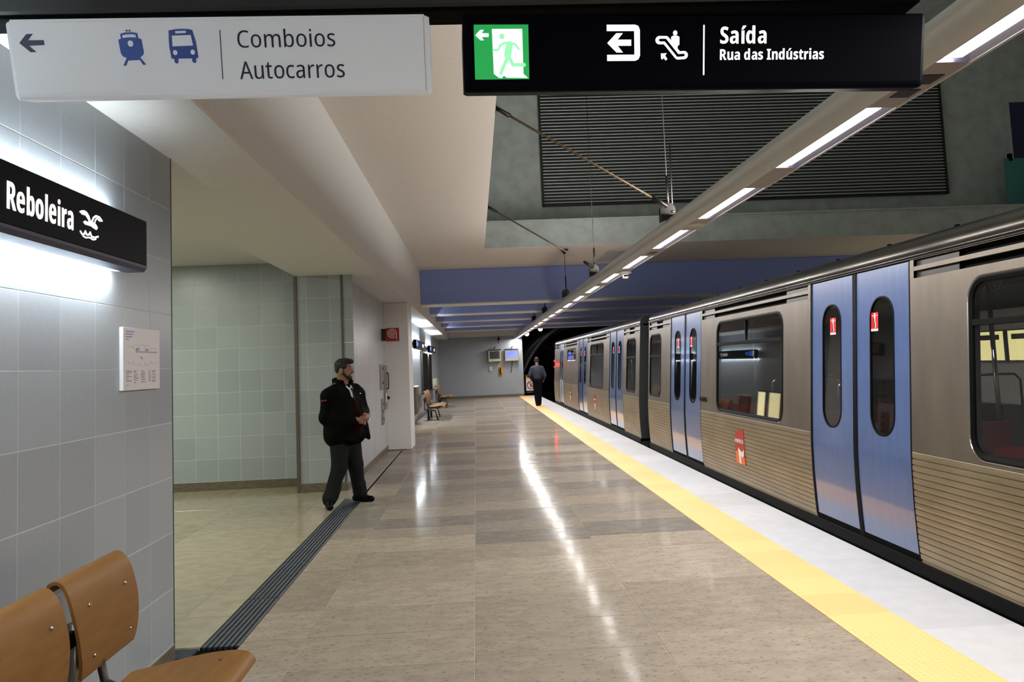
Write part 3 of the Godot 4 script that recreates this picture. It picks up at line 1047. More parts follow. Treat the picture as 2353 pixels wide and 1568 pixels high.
func signs() -> void:
	# rail that carries the two hanging signs
	var rl := thing("sign_rail", P(0, 2.8, 2.55), "black overhead rail carrying the white and the dark hanging sign", "rail")
	part(rl, "bar", sbox(P(-1.75, 2.765, 2.50), P(1.545, 2.93, 2.64), 0.008), M.rail)
	part(rl, "lip", sbox(P(-1.75, 2.752, 2.51), P(1.535, 2.766, 2.62), 0.003), M.black)
	for x in [-1.0, 0.2]:
		part(rl, "hanger", Shape.new(true).tube([P(x, 2.92, 2.57), P(x, 4.0, 2.57)], 0.025, 12), M.rail)
	# --- white sign
	var O := P(-1.4416, 2.7424, 2.5)
	var xf := Transform3D(Basis(Vector3(0.999967, -0.003083, -0.007502), Vector3(0.005038, 0.96096, 0.276642), Vector3(-0.006356, -0.276671, 0.960944)).orthonormalized(), O)
	var s := thing("hanging_sign", O, "white hanging direction sign with arrow, blue train and bus pictograms", "sign")
	sign_box(s, xf, 1.333, 0.245, M.sign_white, M.sign_white)
	part(s, "top_ledge", Shape.new().box(Vector3(0.012, -0.010, -0.02), Vector3(1.318, 0.0045, -0.004), 0.002, xf), M.sign_white)
	part(s, "end_rim", Shape.new().box(Vector3(1.314, -0.236, -0.004), Vector3(1.317, -0.004, 0.0025), 0.001, xf), M.plastic)
	var z0 := 0.0
	var z1 := 0.0015
	var fm := func(a: Array, cx: float, cy: float, sx: float, sy: float) -> PackedVector2Array:
		var p := PackedVector2Array()
		for i in range(0, a.size(), 2):
			p.append(Vector2((a[i] - cx) * sx, (a[i + 1] - cy) * sy))
		return p
	# arrow (crop pixels: 0.0002785 m each, local x = (px - 0.0) ...)
	var kx := 0.000283
	var ky := -0.0002836
	var ox := -5.0
	var oy := 39.0
	var conv := func(a: Array) -> PackedVector2Array: return fm.call(a, ox, oy, kx, ky)
	part(s, "arrow", Shape.new().plate(conv.call([125, 278, 212, 183, 282, 180, 222, 250, 392, 250, 394, 303, 226, 308, 298, 376, 234, 378]), z0, z1, xf), M.ink)
	var tr := Shape.new()
	tr.plate(conv.call([1208, 258, 1240, 246, 1235, 196, 1290, 180, 1370, 178, 1426, 190, 1428, 242, 1462, 254, 1474, 400, 1462, 426, 1428, 452, 1486, 532, 1452, 534, 1420, 480, 1290, 484, 1264, 538, 1232, 540, 1278, 456, 1240, 440, 1220, 405]), z0, z1, xf)
	tr.plate(disc2(conv.call([1310, 161])[0], 0.0031, 0.0031, 14), z0, z1, xf)
	tr.plate(disc2(conv.call([1342, 161])[0], 0.0031, 0.0031, 14), z0, z1, xf)
	var pic := part(s, "train_pictogram", tr, M.ink_blue)
	var cut := Shape.new()
	cut.plate(conv.call([1258, 212, 1295, 204, 1370, 202, 1404, 208, 1408, 236, 1330, 232, 1260, 240]), z1, z1 + 0.0005, xf)
	cut.plate(disc2(conv.call([1338, 301])[0], 0.0086, 0.0096), z1, z1 + 0.0005, xf)
	part(pic, "cutout", cut, M.sign_white)
	var bu := Shape.new()
	bu.plate(conv.call([1772, 166, 1840, 154, 1920, 150, 2000, 154, 2034, 164, 2062, 290, 2074, 466, 2046, 470, 2046, 506, 2036, 522, 2014, 520, 2002, 506, 2000, 472, 1848, 472, 1848, 508, 1838, 524, 1816, 524, 1804, 508, 1802, 472, 1774, 472, 1762, 350, 1764, 280]), z0, z1, xf)
	pic = part(s, "bus_pictogram", bu, M.ink_blue)
	cut = Shape.new()
	cut.plate(conv.call([1844, 174, 1960, 171, 1964, 196, 1846, 199]), z1, z1 + 0.0005, xf)
	cut.plate(conv.call([1804, 222, 2012, 218, 2028, 332, 1800, 338]), z1, z1 + 0.0005, xf)
	for c in [[1822, 406], [2017, 404]]:
		cut.plate(disc2(conv.call(c)[0], 0.0069, 0.0078), z1, z1 + 0.0005, xf)
	part(pic, "cutout", cut, M.sign_white)
	part(s, "divider", Shape.new().plate(v2([0.6625, -0.0366, 0.6650, -0.0366, 0.6605, -0.1889, 0.6580, -0.1889]), z0, z1, xf), M.ink)
	lettering(s, "lettering", "Comboios", false, 0.7165, 1.0277, -0.0925, -0.0355, xf, M.ink, 0.0015)
	lettering(s, "lettering", "Autocarros", false, 0.7150, 1.0521, -0.1902, -0.1350, xf, M.ink, 0.0015)
	# --- dark sign
	O = P(0.0, 2.7359, 2.5)
	xf = Transform3D(Basis(Vector3(0.998882, 0.003171, -0.047159), Vector3(0.006698, 0.978183, 0.207637), Vector3(-0.046788, -0.207721, 0.977068)).orthonormalized(), O)
	s = thing("hanging_sign", O, "dark navy hanging exit sign with green panel and lit white lettering", "sign")
	sign_box(s, xf, 1.592, 0.248, M.navy, M.navy)
	var gp := part(s, "exit_panel", Shape.new().box(Vector3(0.036, -0.2078, -0.004), Vector3(0.2150, -0.0337, 0.001), 0.0005, xf), M.lit_green)
	var gx := 0.1785 / 530.0
	var gconv := func(a: Array) -> PackedVector2Array: return fm.call(a, 38 - 0.036 / gx, 110 - 0.0337 / gx, gx, -gx)
	part(gp, "arrow", Shape.new().plate(gconv.call([52, 210, 100, 160, 136, 160, 112, 192, 180, 192, 180, 226, 112, 226, 134, 258, 100, 256]), 0.001, 0.002, xf), M.lit_white)
	part(gp, "doorway", Shape.new().plate(gconv.call([214, 152, 508, 152, 512, 578, 556, 616, 346, 612, 318, 590, 300, 616, 270, 612, 222, 574]), 0.001, 0.002, xf), M.lit_white)
	var man := Shape.new()
	man.plate(disc2(gconv.call([308, 222])[0], 0.0085, 0.0095), 0.002, 0.003, xf)
	for pl in [[[286, 310, 330, 284, 400, 284, 440, 300, 470, 340], 11.0], [[380, 300, 360, 400], 34.0], [[366, 410, 330, 480, 290, 570], 17.0], [[370, 410, 410, 490, 520, 492], 17.0], [[290, 312, 270, 350, 225, 350], 11.0]]:
		for q in stroke(gconv.call(pl[0]), pl[1] * gx):
			man.plate(q, 0.002, 0.003, xf)
	part(gp, "running_figure", man, M.lit_pale)
	# exit symbol: bracket and arrow
	var ex := 0.1121 / 322.0
	var econv := func(a: Array) -> PackedVector2Array: return fm.call(a, 1316 - 0.476 / ex, 108 - 0.0355 / ex, ex, -ex)
	var pe := Shape.new()
	pe.plate(econv.call([1316, 108, 1590, 108, 1622, 120, 1637, 155, 1638, 395, 1622, 428, 1592, 442, 1318, 442, 1318, 385, 1584, 385, 1582, 166, 1316, 166]), 0.0, 0.0015, xf)
	pe.plate(econv.call([1320, 276, 1408, 186, 1472, 186, 1420, 246, 1552, 246, 1552, 302, 1420, 302, 1472, 364, 1410, 364]), 0.0, 0.0015, xf)
	part(s, "exit_symbol", pe, M.lit_white)
	# escalator symbol
	var es := Shape.new()
	for q in stroke(econv.call([1828, 252, 1890, 252, 2012, 395, 2070, 392]), 38.0 * ex):
		es.plate(q, 0.0, 0.0015, xf)
	es.plate(disc2(econv.call([1983, 186])[0], 0.0072, 0.0082), 0.0, 0.0015, xf)
	es.plate(econv.call([1944, 222, 1960, 212, 2006, 212, 2024, 224, 2024, 296, 2008, 304, 2006, 330, 1975, 300, 1944, 262]), 0.0, 0.0016, xf)
	es.plate(econv.call([1842, 376, 1900, 374, 1884, 396, 1906, 428, 1890, 442, 1868, 414, 1860, 432, 1846, 426]), 0.0, 0.0015, xf)
	var ep := part(s, "escalator_symbol", es, M.lit_white)
	var hole := Shape.new()
	for q in stroke(econv.call([1836, 252, 1886, 252, 2008, 396, 2064, 392]), 13.0 * ex):
		hole.plate(q, 0.0015, 0.002, xf)
	part(ep, "cutout", hole, M.navy)
	part(s, "divider", Shape.new().plate(rrect2(Vector2(0.8046, -0.2007), Vector2(0.8092, -0.0365), 0.0022, 3), 0.0, 0.0015, xf), M.lit_warm)
	lettering(s, "lettering", "Saída", true, 0.8635, 1.0245, -0.0982, -0.0395, xf, M.lit_warm, 0.0015)
	lettering(s, "lettering", "Rua das Indústrias", true, 0.8632, 1.2285, -0.1518, -0.1142, xf, M.lit_white, 0.0015)
	# --- station name signs on the wall
	station_sign(3.98, "black backlit station name sign above the foreground bench")
	station_sign(25.7, "black backlit wall sign beyond the white column, nearer of two", 2.6)
	station_sign(32.4, "black backlit wall sign beyond the white column, farther of two", 2.6)

func sign_box(s: Node3D, xf: Transform3D, w: float, h: float, m: Material, under: Material) -> void:
	# cross-section (z, y), rounded below; swept along local x, with rounded ends
	var prof := v2([-0.10, -0.07, -0.006, 0.0, 0.0, -0.006, 0.0, -h + 0.022, -0.002, -h + 0.011, -0.008, -h + 0.003, -0.018, -h, -0.10, -h])
	var sh := Shape.new()
	var n := prof.size()
	for st in [[0.0, 0.012, 0.9, 1.0], [0.012, w - 0.012, 1.0, 1.0], [w - 0.012, w, 1.0, 0.9]]:
		for i in n:
			var q := []
			for e in [[i, 0], [(i + 1) % n, 0], [(i + 1) % n, 1], [i, 1]]:
				var p: Vector2 = prof[e[0]]
				var c := Vector2(-0.055, -h / 2)
				var k: float = st[2 + e[1]]
				p = Vector2(c.x + (p.x - c.x) * k, c.y + (p.y - c.y) * (1.0 - (1.0 - k) * 0.35))
				q.append(xf * Vector3(st[e[1]], p.y, p.x))
			sh.quad(q[0], q[1], q[2], q[3])
	for x in [0.0, w]:
		var q := []
		for p in prof:
			q.append(xf * Vector3(x, -h / 2 + (p.y + h / 2) * 0.965, -0.055 + (p.x + 0.055) * 0.9))
		sh.fan(q)
	part(s, "case", sh, m)

func station_sign(d1: float, label: String, times := 1.0) -> void:
	var d0 := d1 - 3.6
	var s := thing("station_sign", P(-1.68, 2.24, (d0 + d1) / 2), label, "sign")
	var y0 := 2.153
	var y1 := 2.376
	part(s, "case", sbox(P(-1.70, y0, d0), P(-1.6, y1, d1), 0.004), M.sign_black)
	part(s, "underside", Shape.new().plate(v2([-1.70, y0, -1.60, y0, -1.602, y0 - 0.012, -1.615, y0 - 0.030, -1.70, y0 - 0.030]), -d1, -d0), M.sign_under)
	part(s, "back_rail", sbox(P(-1.766, 2.22, d0 + 0.3), P(-1.70, 2.30, d1 - 0.3)), M.dark_steel)
	var mid := (d0 + d1) / 2
	for k in 3:
		var c := mid + (k - 1) * 1.19
		part(s, "light_strip", sbox(P(-1.745, y1 - 0.012, c - 0.585), P(-1.703, y1 + 0.006, c + 0.585), 0.004), M.strip)
		part(s, "light_strip", sbox(P(-1.745, y0 - 0.024, c - 0.585), P(-1.703, y0 - 0.006, c + 0.585), 0.004), M.strip)
		area(P(-1.728, y1 + 0.010, c), Vector3(-0.8 if times == 1.0 else -0.4, 0.7, 0), Vector3(0, 0, 1), Vector2(1.1, 0.03), SIGN_E * times, SIGN_LIGHT, s)
		area(P(-1.728, y0 - 0.030, c), Vector3(-0.8 if times == 1.0 else -0.4, -0.7, 0), Vector3(0, 0, 1), Vector2(1.1, 0.03), SIGN_E * times, SIGN_LIGHT, s)
	var xf := Transform3D(Basis(Vector3(0, 0, -1), Vector3.UP, Vector3.RIGHT), P(-1.6, 0, d1 - 3.98))
	lettering(s, "lettering", "Reboleira", true, 2.797, 3.254, 2.208, 2.312, xf, M.lit_warm, 0.002)
	# gull over two waves
	var g := Shape.new()
	g.plate(v2([3.303, 2.295, 3.320, 2.303, 3.342, 2.308, 3.366, 2.305, 3.386, 2.292, 3.404, 2.266, 3.392, 2.262, 3.374, 2.278, 3.356, 2.288, 3.326, 2.287]), 0.0, 0.002, xf)
	g.plate(v2([3.336, 2.257, 3.350, 2.266, 3.370, 2.264, 3.392, 2.270, 3.420, 2.272, 3.448, 2.266, 3.462, 2.254, 3.450, 2.243, 3.424, 2.247, 3.400, 2.251, 3.372, 2.250, 3.350, 2.250]), 0.0, 0.0021, xf)
	for q in stroke(v2([3.408, 2.268, 3.424, 2.291, 3.447, 2.303, 3.478, 2.303, 3.500, 2.292]), 0.0045) + stroke(v2([3.500, 2.292, 3.478, 2.288, 3.459, 2.296, 3.442, 2.285, 3.434, 2.268]), 0.003):
		g.plate(q, 0.0, 0.0022, xf)
	part(s, "gull_emblem", g, M.lit_white)
	g = Shape.new()
	for q in stroke(v2([3.312, 2.214, 3.328, 2.204, 3.344, 2.208, 3.354, 2.222, 3.365, 2.209, 3.385, 2.212, 3.396, 2.224, 3.407, 2.208, 3.430, 2.207, 3.450, 2.212, 3.466, 2.217]), 0.004) + stroke(v2([3.335, 2.198, 3.36, 2.195, 3.38, 2.2, 3.397, 2.2, 3.42, 2.196, 3.445, 2.202]), 0.003):
		g.plate(q, 0.0, 0.002, xf)
	part(s, "wave_emblem", g, M.lit_white)
	var bl := Shape.new()
	bl.plate(rrect2(Vector2(0.55, 2.19), Vector2(0.83, 2.335), 0.01), 0.0, 0.002, xf)
	bl.plate(rrect2(Vector2(0.90, 2.22), Vector2(1.12, 2.30), 0.01), 0.0, 0.002, xf)
	part(s, "blue_line_panel", bl, M.lit_blue)
	part(s, "white_panel", Shape.new().plate(rrect2(Vector2(0.44, 2.18), Vector2(0.53, 2.345), 0.01), 0.0, 0.002, xf), M.lit_white)

func map_print() -> ImageTexture:
	var im := Image.create(360, 512, false, Image.FORMAT_RGB8)
	im.fill(Color(0.83, 0.80, 0.80))
	var r := RandomNumberGenerator.new()
	r.seed = 5
	var line := func(x: int, y: int, w: int, h: int, c: Color) -> void:
		var q := x
		while q < x + w:
			var n := r.randi_range(3, 7)
			im.fill_rect(Rect2i(q, y + r.randi_range(0, 1), mini(n, x + w - q), h), c)
			q += n + 1
	for i in 4:
		line.call(18, 24 + i * 22, [86, 70, 60, 30][i], 10, Color(0.35, 0.33, 0.62) if i < 3 else Color(0.5, 0.48, 0.55))
	for k in 2:
		for i in 5:
			var cx: float = 60 + i * 58
			var cy: float = [176.0, 158.0, 158.0, 160.0, 182.0][i] if k == 0 else 268.0 + [0, 14, 18, 14, 0][i]
			for a in 90:
				var t := PI * a / 90.0
				var p := Vector2(cx + 30 * cos(t), cy + (-1 if k == 0 else 1) * 26 * sin(t))
				im.fill_rect(Rect2i(int(p.x), int(p.y), 3, 3), Color(0.62, 0.62, 0.66) if k == 0 else Color(0.66, 0.60, 0.62))
	im.fill_rect(Rect2i(112, 190, 220, 10), Color(0.42, 0.56, 0.60))
	im.fill_rect(Rect2i(112, 162, 10, 36), Color(0.42, 0.56, 0.60))
	line.call(116, 164, 34, 20, Color(0.40, 0.50, 0.53))
	line.call(206, 166, 36, 20, Color(0.40, 0.50, 0.53))
	im.fill_rect(Rect2i(160, 236, 8, 12), Color(0.1, 0.1, 0.1))
	im.fill_rect(Rect2i(172, 246, 9, 9), Color(0.1, 0.1, 0.1))
	for c in 5:
		var y := 352
		while y < 452:
			line.call([20, 92, 164, 240, 278][c], y, r.randi_range(24, [56, 52, 60, 28, 42][c]), 6, Color(0.28, 0.26, 0.30))
			y += r.randi_range(12, 20)
	line.call(24, 470, 18, 5, Color(0.4, 0.4, 0.4))
	return ImageTexture.create_from_image(im)

func wall_things() -> void:
	# map plaque
	var p := thing("map_plaque", P(-1.75, 1.70, 4.28), "small white printed map plaque on the grey tiled wall", "plaque")
	part(p, "board", sbox(P(-1.767, 1.543, 4.05), P(-1.747, 1.862, 4.51), 0.002), M.plastic)
	var pm := mat(Color(1, 1, 1), 0.4)
	pm.albedo_texture = map_print()
	var st := SurfaceTool.new()
	st.begin(Mesh.PRIMITIVE_TRIANGLES)
	var cs := [P(-1.7465, 1.545, 4.055), P(-1.7465, 1.545, 4.505), P(-1.7465, 1.860, 4.505), P(-1.7465, 1.860, 4.055)]
	var uv := [Vector2(0, 1), Vector2(1, 1), Vector2(1, 0), Vector2(0, 0)]
	for i in [0, 2, 1, 0, 3, 2]:
		st.set_normal(Vector3.RIGHT)
		st.set_uv(uv[i])
		st.add_vertex(cs[i])
	part(p, "print", st.commit(), pm)
	# fire hose flag sign
	var f := thing("fire_hose_sign", P(-1.6, 2.12, 15.3), "red square fire hose sign standing out from the wall beside the white column", "sign")
	part(f, "plate", sbox(P(-1.69, 2.115, 15.29), P(-1.43, 2.372, 15.32), 0.004), M.red)
	part(f, "mount", sbox(P(-1.77, 2.13, 15.28), P(-1.69, 2.36, 15.34), 0.003), M.dark_trim)
	var xf := Transform3D(Basis.IDENTITY, P(-1.565, 2.265, 15.29))
	var g := Shape.new()
	ring2(g, Vector2.ZERO, 0.072, 0.088, 0, 0.002, xf, 0.0, TAU * 0.86)
	ring2(g, Vector2.ZERO, 0.042, 0.054, 0, 0.002, xf)
	ring2(g, Vector2.ZERO, 0.014, 0.026, 0, 0.002, xf)
	g.plate(v2([0.072, 0.0, 0.088, 0.0, 0.088, -0.06, 0.072, -0.06]), 0, 0.002, xf)
	g.plate(v2([0.068, -0.068, 0.092, -0.068, 0.084, -0.115, 0.074, -0.115]), 0, 0.002, xf)
	part(f, "hose_symbol", g, mat(Color(0.85, 0.82, 0.80), 0.5))
	# steel plates
	var a := thing("wall_cabinet", P(-1.76, 1.2, 15.05), "narrow steel cabinet door on corridor wall, left of the taller one", "cabinet")
	part(a, "door", sbox(P(-1.77, 1.21, 14.84), P(-1.748, 1.68, 15.33), 0.004), M.steel)
	for y in [1.31, 1.58]:
		part(a, "hinge", sbox(P(-1.748, y, 15.12), P(-1.74, y + 0.05, 15.22), 0.002), M.dark_steel)
	var b := thing("wall_cabinet", P(-1.76, 0.82, 15.6), "tall steel cabinet door on corridor wall touching the white column", "cabinet")
	part(b, "door", sbox(P(-1.77, 0.82, 15.40), P(-1.745, 1.67, 15.83), 0.004), M.steel)
	part(b, "window", sbox(P(-1.745, 0.95, 15.56), P(-1.741, 1.13, 15.70), 0.002), M.plastic)
	part(b, "handle", Shape.new(true).tube([P(-1.745, 1.2, 15.76), P(-1.71, 1.22, 15.76), P(-1.71, 1.5, 15.76), P(-1.745, 1.52, 15.76)], 0.012, 8), M.dark_steel)
	part(b, "latch", sbox(P(-1.745, 1.0, 15.76), P(-1.70, 1.06, 15.81), 0.004), M.dark_steel)
	var c := thing("wall_cabinet", P(-1.76, 0.56, 15.1), "lower narrow steel cabinet door on corridor wall near the floor", "cabinet")
	part(c, "door", sbox(P(-1.77, 0.56, 14.96), P(-1.748, 1.04, 15.27), 0.004), M.steel)
	for y in [0.64, 0.78, 0.92]:
		part(c, "hinge", sbox(P(-1.748, y, 15.10), P(-1.742, y + 0.05, 15.18), 0.002), M.dark_steel)
	var sw := thing("wall_switch", P(-1.765, 0.82, 13.16), "small white wall switch on corridor wall behind the standing man", "switch")
	part(sw, "plate", sbox(P(-1.77, 0.77, 13.10), P(-1.755, 0.88, 13.22), 0.003), M.plastic)
	part(sw, "rocker", sbox(P(-1.755, 0.80, 13.13), P(-1.750, 0.85, 13.19), 0.002), M.plastic)
	# low lit information panels behind the column, seen mirrored in the train window
	for q in [[20.33, 21.08, "wide lit cream information panel low on the wall behind the white column"], [21.40, 21.92, "narrow lit cream information panel low on the wall behind the white column"]]:
		var l := thing("lit_panel", P(-1.74, 0.3, q[0] + 0.3), q[2], "light panel")
		part(l, "frame", sbox(P(-1.77, 0.29, q[0] - 0.03), P(-1.735, 1.24, q[1] + 0.03), 0.004), M.dark_steel)
		part(l, "screen", sbox(P(-1.735, 0.32, q[0]), P(-1.730, 1.21, q[1]), 0.002), M.panel_lit)
		area(P(-1.728, 0.77, (q[0] + q[1]) / 2), Vector3.RIGHT, Vector3(0, 0, 1), Vector2(q[1] - q[0], 0.85), 0.35, Color(1.0, 0.95, 0.72), l)
	# dark boards under the far wall signs
	for q in [[26.1, 28.8, "tall black display board on the left wall behind the farther seats"], [29.6, 31.2, "second tall black display board near the end of the left wall"]]:
		var o := thing("display_board", P(-1.74, 0.8, q[0] + 0.5), q[2], "display board")
		part(o, "frame", sbox(P(-1.77, 0.72, q[0]), P(-1.70, 2.09, q[1]), 0.006), M.dark_steel)
		part(o, "panel", sbox(P(-1.70, 0.76, q[0] + 0.05), P(-1.694, 2.05, q[1] - 0.05), 0.002), M.black)
	var bx := thing("wall_box", P(-1.74, 0.8, 33.5), "light grey equipment box on the left wall by the farther bench", "box")
	part(bx, "case", sbox(P(-1.77, 0.68, 33.0), P(-1.64, 1.10, 34.6), 0.008), M.cream_box)
	part(bx, "lid_seam", sbox(P(-1.641, 0.70, 33.78), P(-1.636, 1.08, 33.80)), M.dark_steel)
	# low litter-bin like board by the column
	var wb := thing("low_board", P(-1.72, 0.25, 23.4), "low brown board with white top on the left wall just beyond the column", "board")
	part(wb, "board", sbox(P(-1.757, 0.28, 22.6), P(-1.68, 1.04, 23.4), 0.006), M.skirting)
	part(wb, "top", sbox(P(-1.768, 1.04, 22.58), P(-1.66, 1.07, 23.42), 0.004), M.plastic)
	# lit poster on the opposite wall, seen through the train
	for q in [[20.9, 22.0, "lit cream poster box on opposite wall seen through the near train window"], [19.75, 20.7, "second lit cream poster box on opposite wall, nearer the picture edge"]]:
		var l := thing("poster_box", P(14.35, 1.1, q[0] + 0.5), q[2], "poster box")
		part(l, "case", sbox(P(14.29, 1.10, q[0] - 0.05), P(14.395, 1.97, q[1] + 0.05), 0.01), M.dark_steel)
		part(l, "screen", sbox(P(14.28, 1.14, q[0]), P(14.29, 1.93, q[1]), 0.002), M.poster_lit)
		part(l, "black_panel", sbox(P(14.272, 1.70, q[0] + 0.15), P(14.28, 1.84, q[1] - 0.15), 0.002), M.black)
		area(P(14.265, 1.5, (q[0] + q[1]) / 2), Vector3.LEFT, Vector3(0, 0, 1), Vector2(1.0, 0.75), 0.3, Color(1.0, 0.95, 0.72), l)

func far_end() -> void:
	for i in 2:
		var x0: float = [0.64, 1.45][i]
		var x1: float = [1.26, 2.10][i]
		var o := thing("monitor", P((x0 + x1) / 2, 1.72, 38.7), ["cream monitor with dark screen on the end wall, left of the lit one", "cream monitor with lit bluish screen on the end wall by the tunnel"][i], "monitor")
		part(o, "case", sbox(P(x0, 1.72, 38.55), P(x1, 2.27, 38.95), 0.02), M.cream_box)
		part(o, "hood", sbox(P(x0 - 0.01, 2.27, 38.50), P(x1 + 0.01, 2.31, 38.97), 0.008), M.dark_steel)
		var sm: StandardMaterial3D = M.screen_off
		if i == 1:
			sm = glow(Color(0.50, 0.55, 0.95), 0.8)
			var gt := GradientTexture2D.new()
			var gr := Gradient.new()
			gr.set_color(0, Color(0.45, 0.40, 0.85))
			gr.set_color(1, Color(0.55, 0.62, 1.0))
			gr.add_point(0.5, Color(0.75, 0.78, 1.0))
			gt.gradient = gr
			gt.fill_to = Vector2(1, 1)
			sm.emission_texture = gt
			sm.emission_operator = BaseMaterial3D.EMISSION_OP_MULTIPLY
			sm.uv1_triplanar = true
			sm.uv1_scale = Vector3.ONE * 1.4
		part(o, "screen", sbox(P(x0 + 0.07, 1.86, 38.54), P(x1 - 0.07, 2.22, 38.551), 0.004), sm)
		part(o, "bracket", Shape.new(true).tube([P((x0 + x1) / 2, 2.3, 38.75), P((x0 + x1) / 2 + 0.03, 2.42, 38.8), P((x0 + x1) / 2 + 0.1, 2.45, 39.0)], 0.02, 8), M.dark_steel)
	var cm := thing("wall_camera", P(1.2, 2.7, 38.8), "small dark camera on a drop bracket high on the end wall", "camera")
	part(cm, "stem", Shape.new(true).tube([P(1.18, 2.96, 38.8), P(1.17, 2.62, 38.8)], 0.018, 8), M.dark_steel)
	part(cm, "body", sbox(P(1.12, 2.76, 38.6), P(1.24, 2.86, 38.9), 0.02), M.dark_steel)
	part(cm, "lens", Shape.new(true).tube([P(1.18, 2.81, 38.58), P(1.18, 2.81, 38.62)], 0.03, 10), M.black)
	var ck := thing("wall_dispenser", P(0.75, 1.38, 38.97), "small white rounded device on the end wall below the dark monitor", "device")
	part(ck, "case", sbox(P(0.65, 1.26, 38.88), P(0.83, 1.50, 39.0), 0.05), M.plastic)
	part(ck, "button", Shape.new(true).lathe([[0.001, 0.012], [0.022, 0.012], [0.022, 0.0]], 12, Transform3D(Basis(Vector3.RIGHT, PI / 2), P(0.77, 1.38, 38.88))), M.dark_steel)
	var em := thing("emergency_phone", P(1.22, 1.05, 38.95), "yellow emergency phone on the end wall between the monitors", "phone")
	part(em, "shell", sbox(P(1.14, 1.05, 38.84), P(1.32, 1.50, 39.0), 0.06), M.yellow_paint)
	part(em, "handset", Shape.new(true).tube([P(1.25, 1.42, 38.82), P(1.21, 1.36, 38.80), P(1.21, 1.18, 38.80), P(1.25, 1.12, 38.82)], 0.025, 8), M.black)
	var pp := thing("wall_stick", P(1.8, 1.3, 38.95), "thin grey bracket arm on the end wall under the lit monitor", "bracket")
	part(pp, "arm", Shape.new(true).tube([P(1.82, 1.72, 38.97), P(1.74, 1.22, 38.97)], 0.014, 8), M.dark_steel)
	part(pp, "foot", sbox(P(1.71, 1.19, 38.93), P(1.77, 1.24, 39.0), 0.006), M.dark_steel)
	# gate with prohibition sign at the end of the platform
	var g := thing("end_gate", P(2.7, 0, 39.5), "low dark gate with red prohibition sign at the platform end", "gate")
	for x in [2.40, 3.0]:
		part(g, "post", Shape.new(true).tube([P(x, 0, 39.5), P(x, 1.0, 39.5)], 0.025, 10), M.dark_steel)
	for y in [0.14, 0.98]:
		part(g, "rail", Shape.new(true).tube([P(2.40, y, 39.5), P(3.0, y, 39.5)], 0.02, 8), M.steel)
	part(g, "kick_panel", sbox(P(2.42, -0.1, 39.51), P(2.99, 0.12, 39.53)), M.black)
	var pl := part(g, "sign_plate", sbox(P(2.47, 0.22, 39.47), P(2.97, 0.80, 39.49), 0.004), M.plastic)
	part(pl, "warning_triangle", Shape.new().plate(v2([2.47, 0.80, 2.72, 0.80, 2.47, 0.97]), -39.49, -39.475), M.yellow_paint)
	var xf := Transform3D(Basis.IDENTITY, P(2.72, 0.50, 39.47))
	var rr := Shape.new()
	ring2(rr, Vector2.ZERO, 0.17, 0.215, 0, 0.004, xf)
	rr.plate(v2([-0.14, 0.11, -0.11, 0.14, 0.14, -0.11, 0.11, -0.14]), 0, 0.005, xf)
	part(pl, "prohibition_ring", rr, mat(Color(0.72, 0.10, 0.16), 0.5))
	var fg := Shape.new()
	fg.plate(disc2(Vector2(0.0, 0.10), 0.03, 0.03, 14), 0, 0.003, xf)
	fg.plate(v2([-0.05, 0.06, 0.05, 0.06, 0.04, -0.04, 0.07, -0.13, 0.04, -0.13, 0.0, -0.05, -0.04, -0.13, -0.07, -0.13, -0.03, -0.02]), 0, 0.003, xf)
	part(pl, "figure", fg, M.black)
	structure("floor_end_step", sbox(P(2.3, -1.2, 39.0), P(3.05, -0.02, 40.2)), M.concrete)

# ply panel: profile of (x, y) points, half width along d by function of its length
func ply(prof: Array, half: Callable, dc: float, thick: float, xoff: float) -> Shape:
	var n := prof.size()
	var ns := []
	for i in n:
		var t: Vector2 = prof[mini(i + 1, n - 1)] - prof[maxi(i - 1, 0)]
		ns.append(Vector2(-t.y, t.x).normalized())
	var sh := Shape.new(true)
	var cols := 10
	var grid := [[], []]
	for f in 2:
		for i in n:
			var row := []
			var hw: float = half.call(float(i) / (n - 1))
			for c in cols + 1:
				var u := -1.0 + 2.0 * c / cols
				var p: Vector2 = prof[i] + ns[i] * thick * (0.5 if f == 0 else -0.5)
				row.append(Vector3(p.x + xoff, p.y, -(dc + u * hw)))
			grid[f].append(row)
	for f in 2:
		for i in n - 1:
			for c in cols:
				sh.quad(grid[f][i][c], grid[f][i][c + 1], grid[f][i + 1][c + 1], grid[f][i + 1][c])
	sh.smooth(false)
	for i in n - 1:
		for c in [0, cols]:
			sh.quad(grid[0][i][c], grid[1][i][c], grid[1][i + 1][c], grid[0][i + 1][c])
	for c in cols:
		for i in [0, n - 1]:
			sh.quad(grid[0][i][c], grid[1][i][c], grid[1][i][c + 1], grid[0][i][c + 1])
	return sh

func smooth_path(a: Array, n: int) -> Array:
	var c := Curve2D.new()
	for i in a.size():
		var t: Vector2 = (a[mini(i + 1, a.size() - 1)] - a[maxi(i - 1, 0)]) / 6.0
		c.add_point(a[i], -t, t)
	var r := []
	for i in n + 1:
		r.append(c.sample_baked(c.get_baked_length() * i / n, true))
	return r

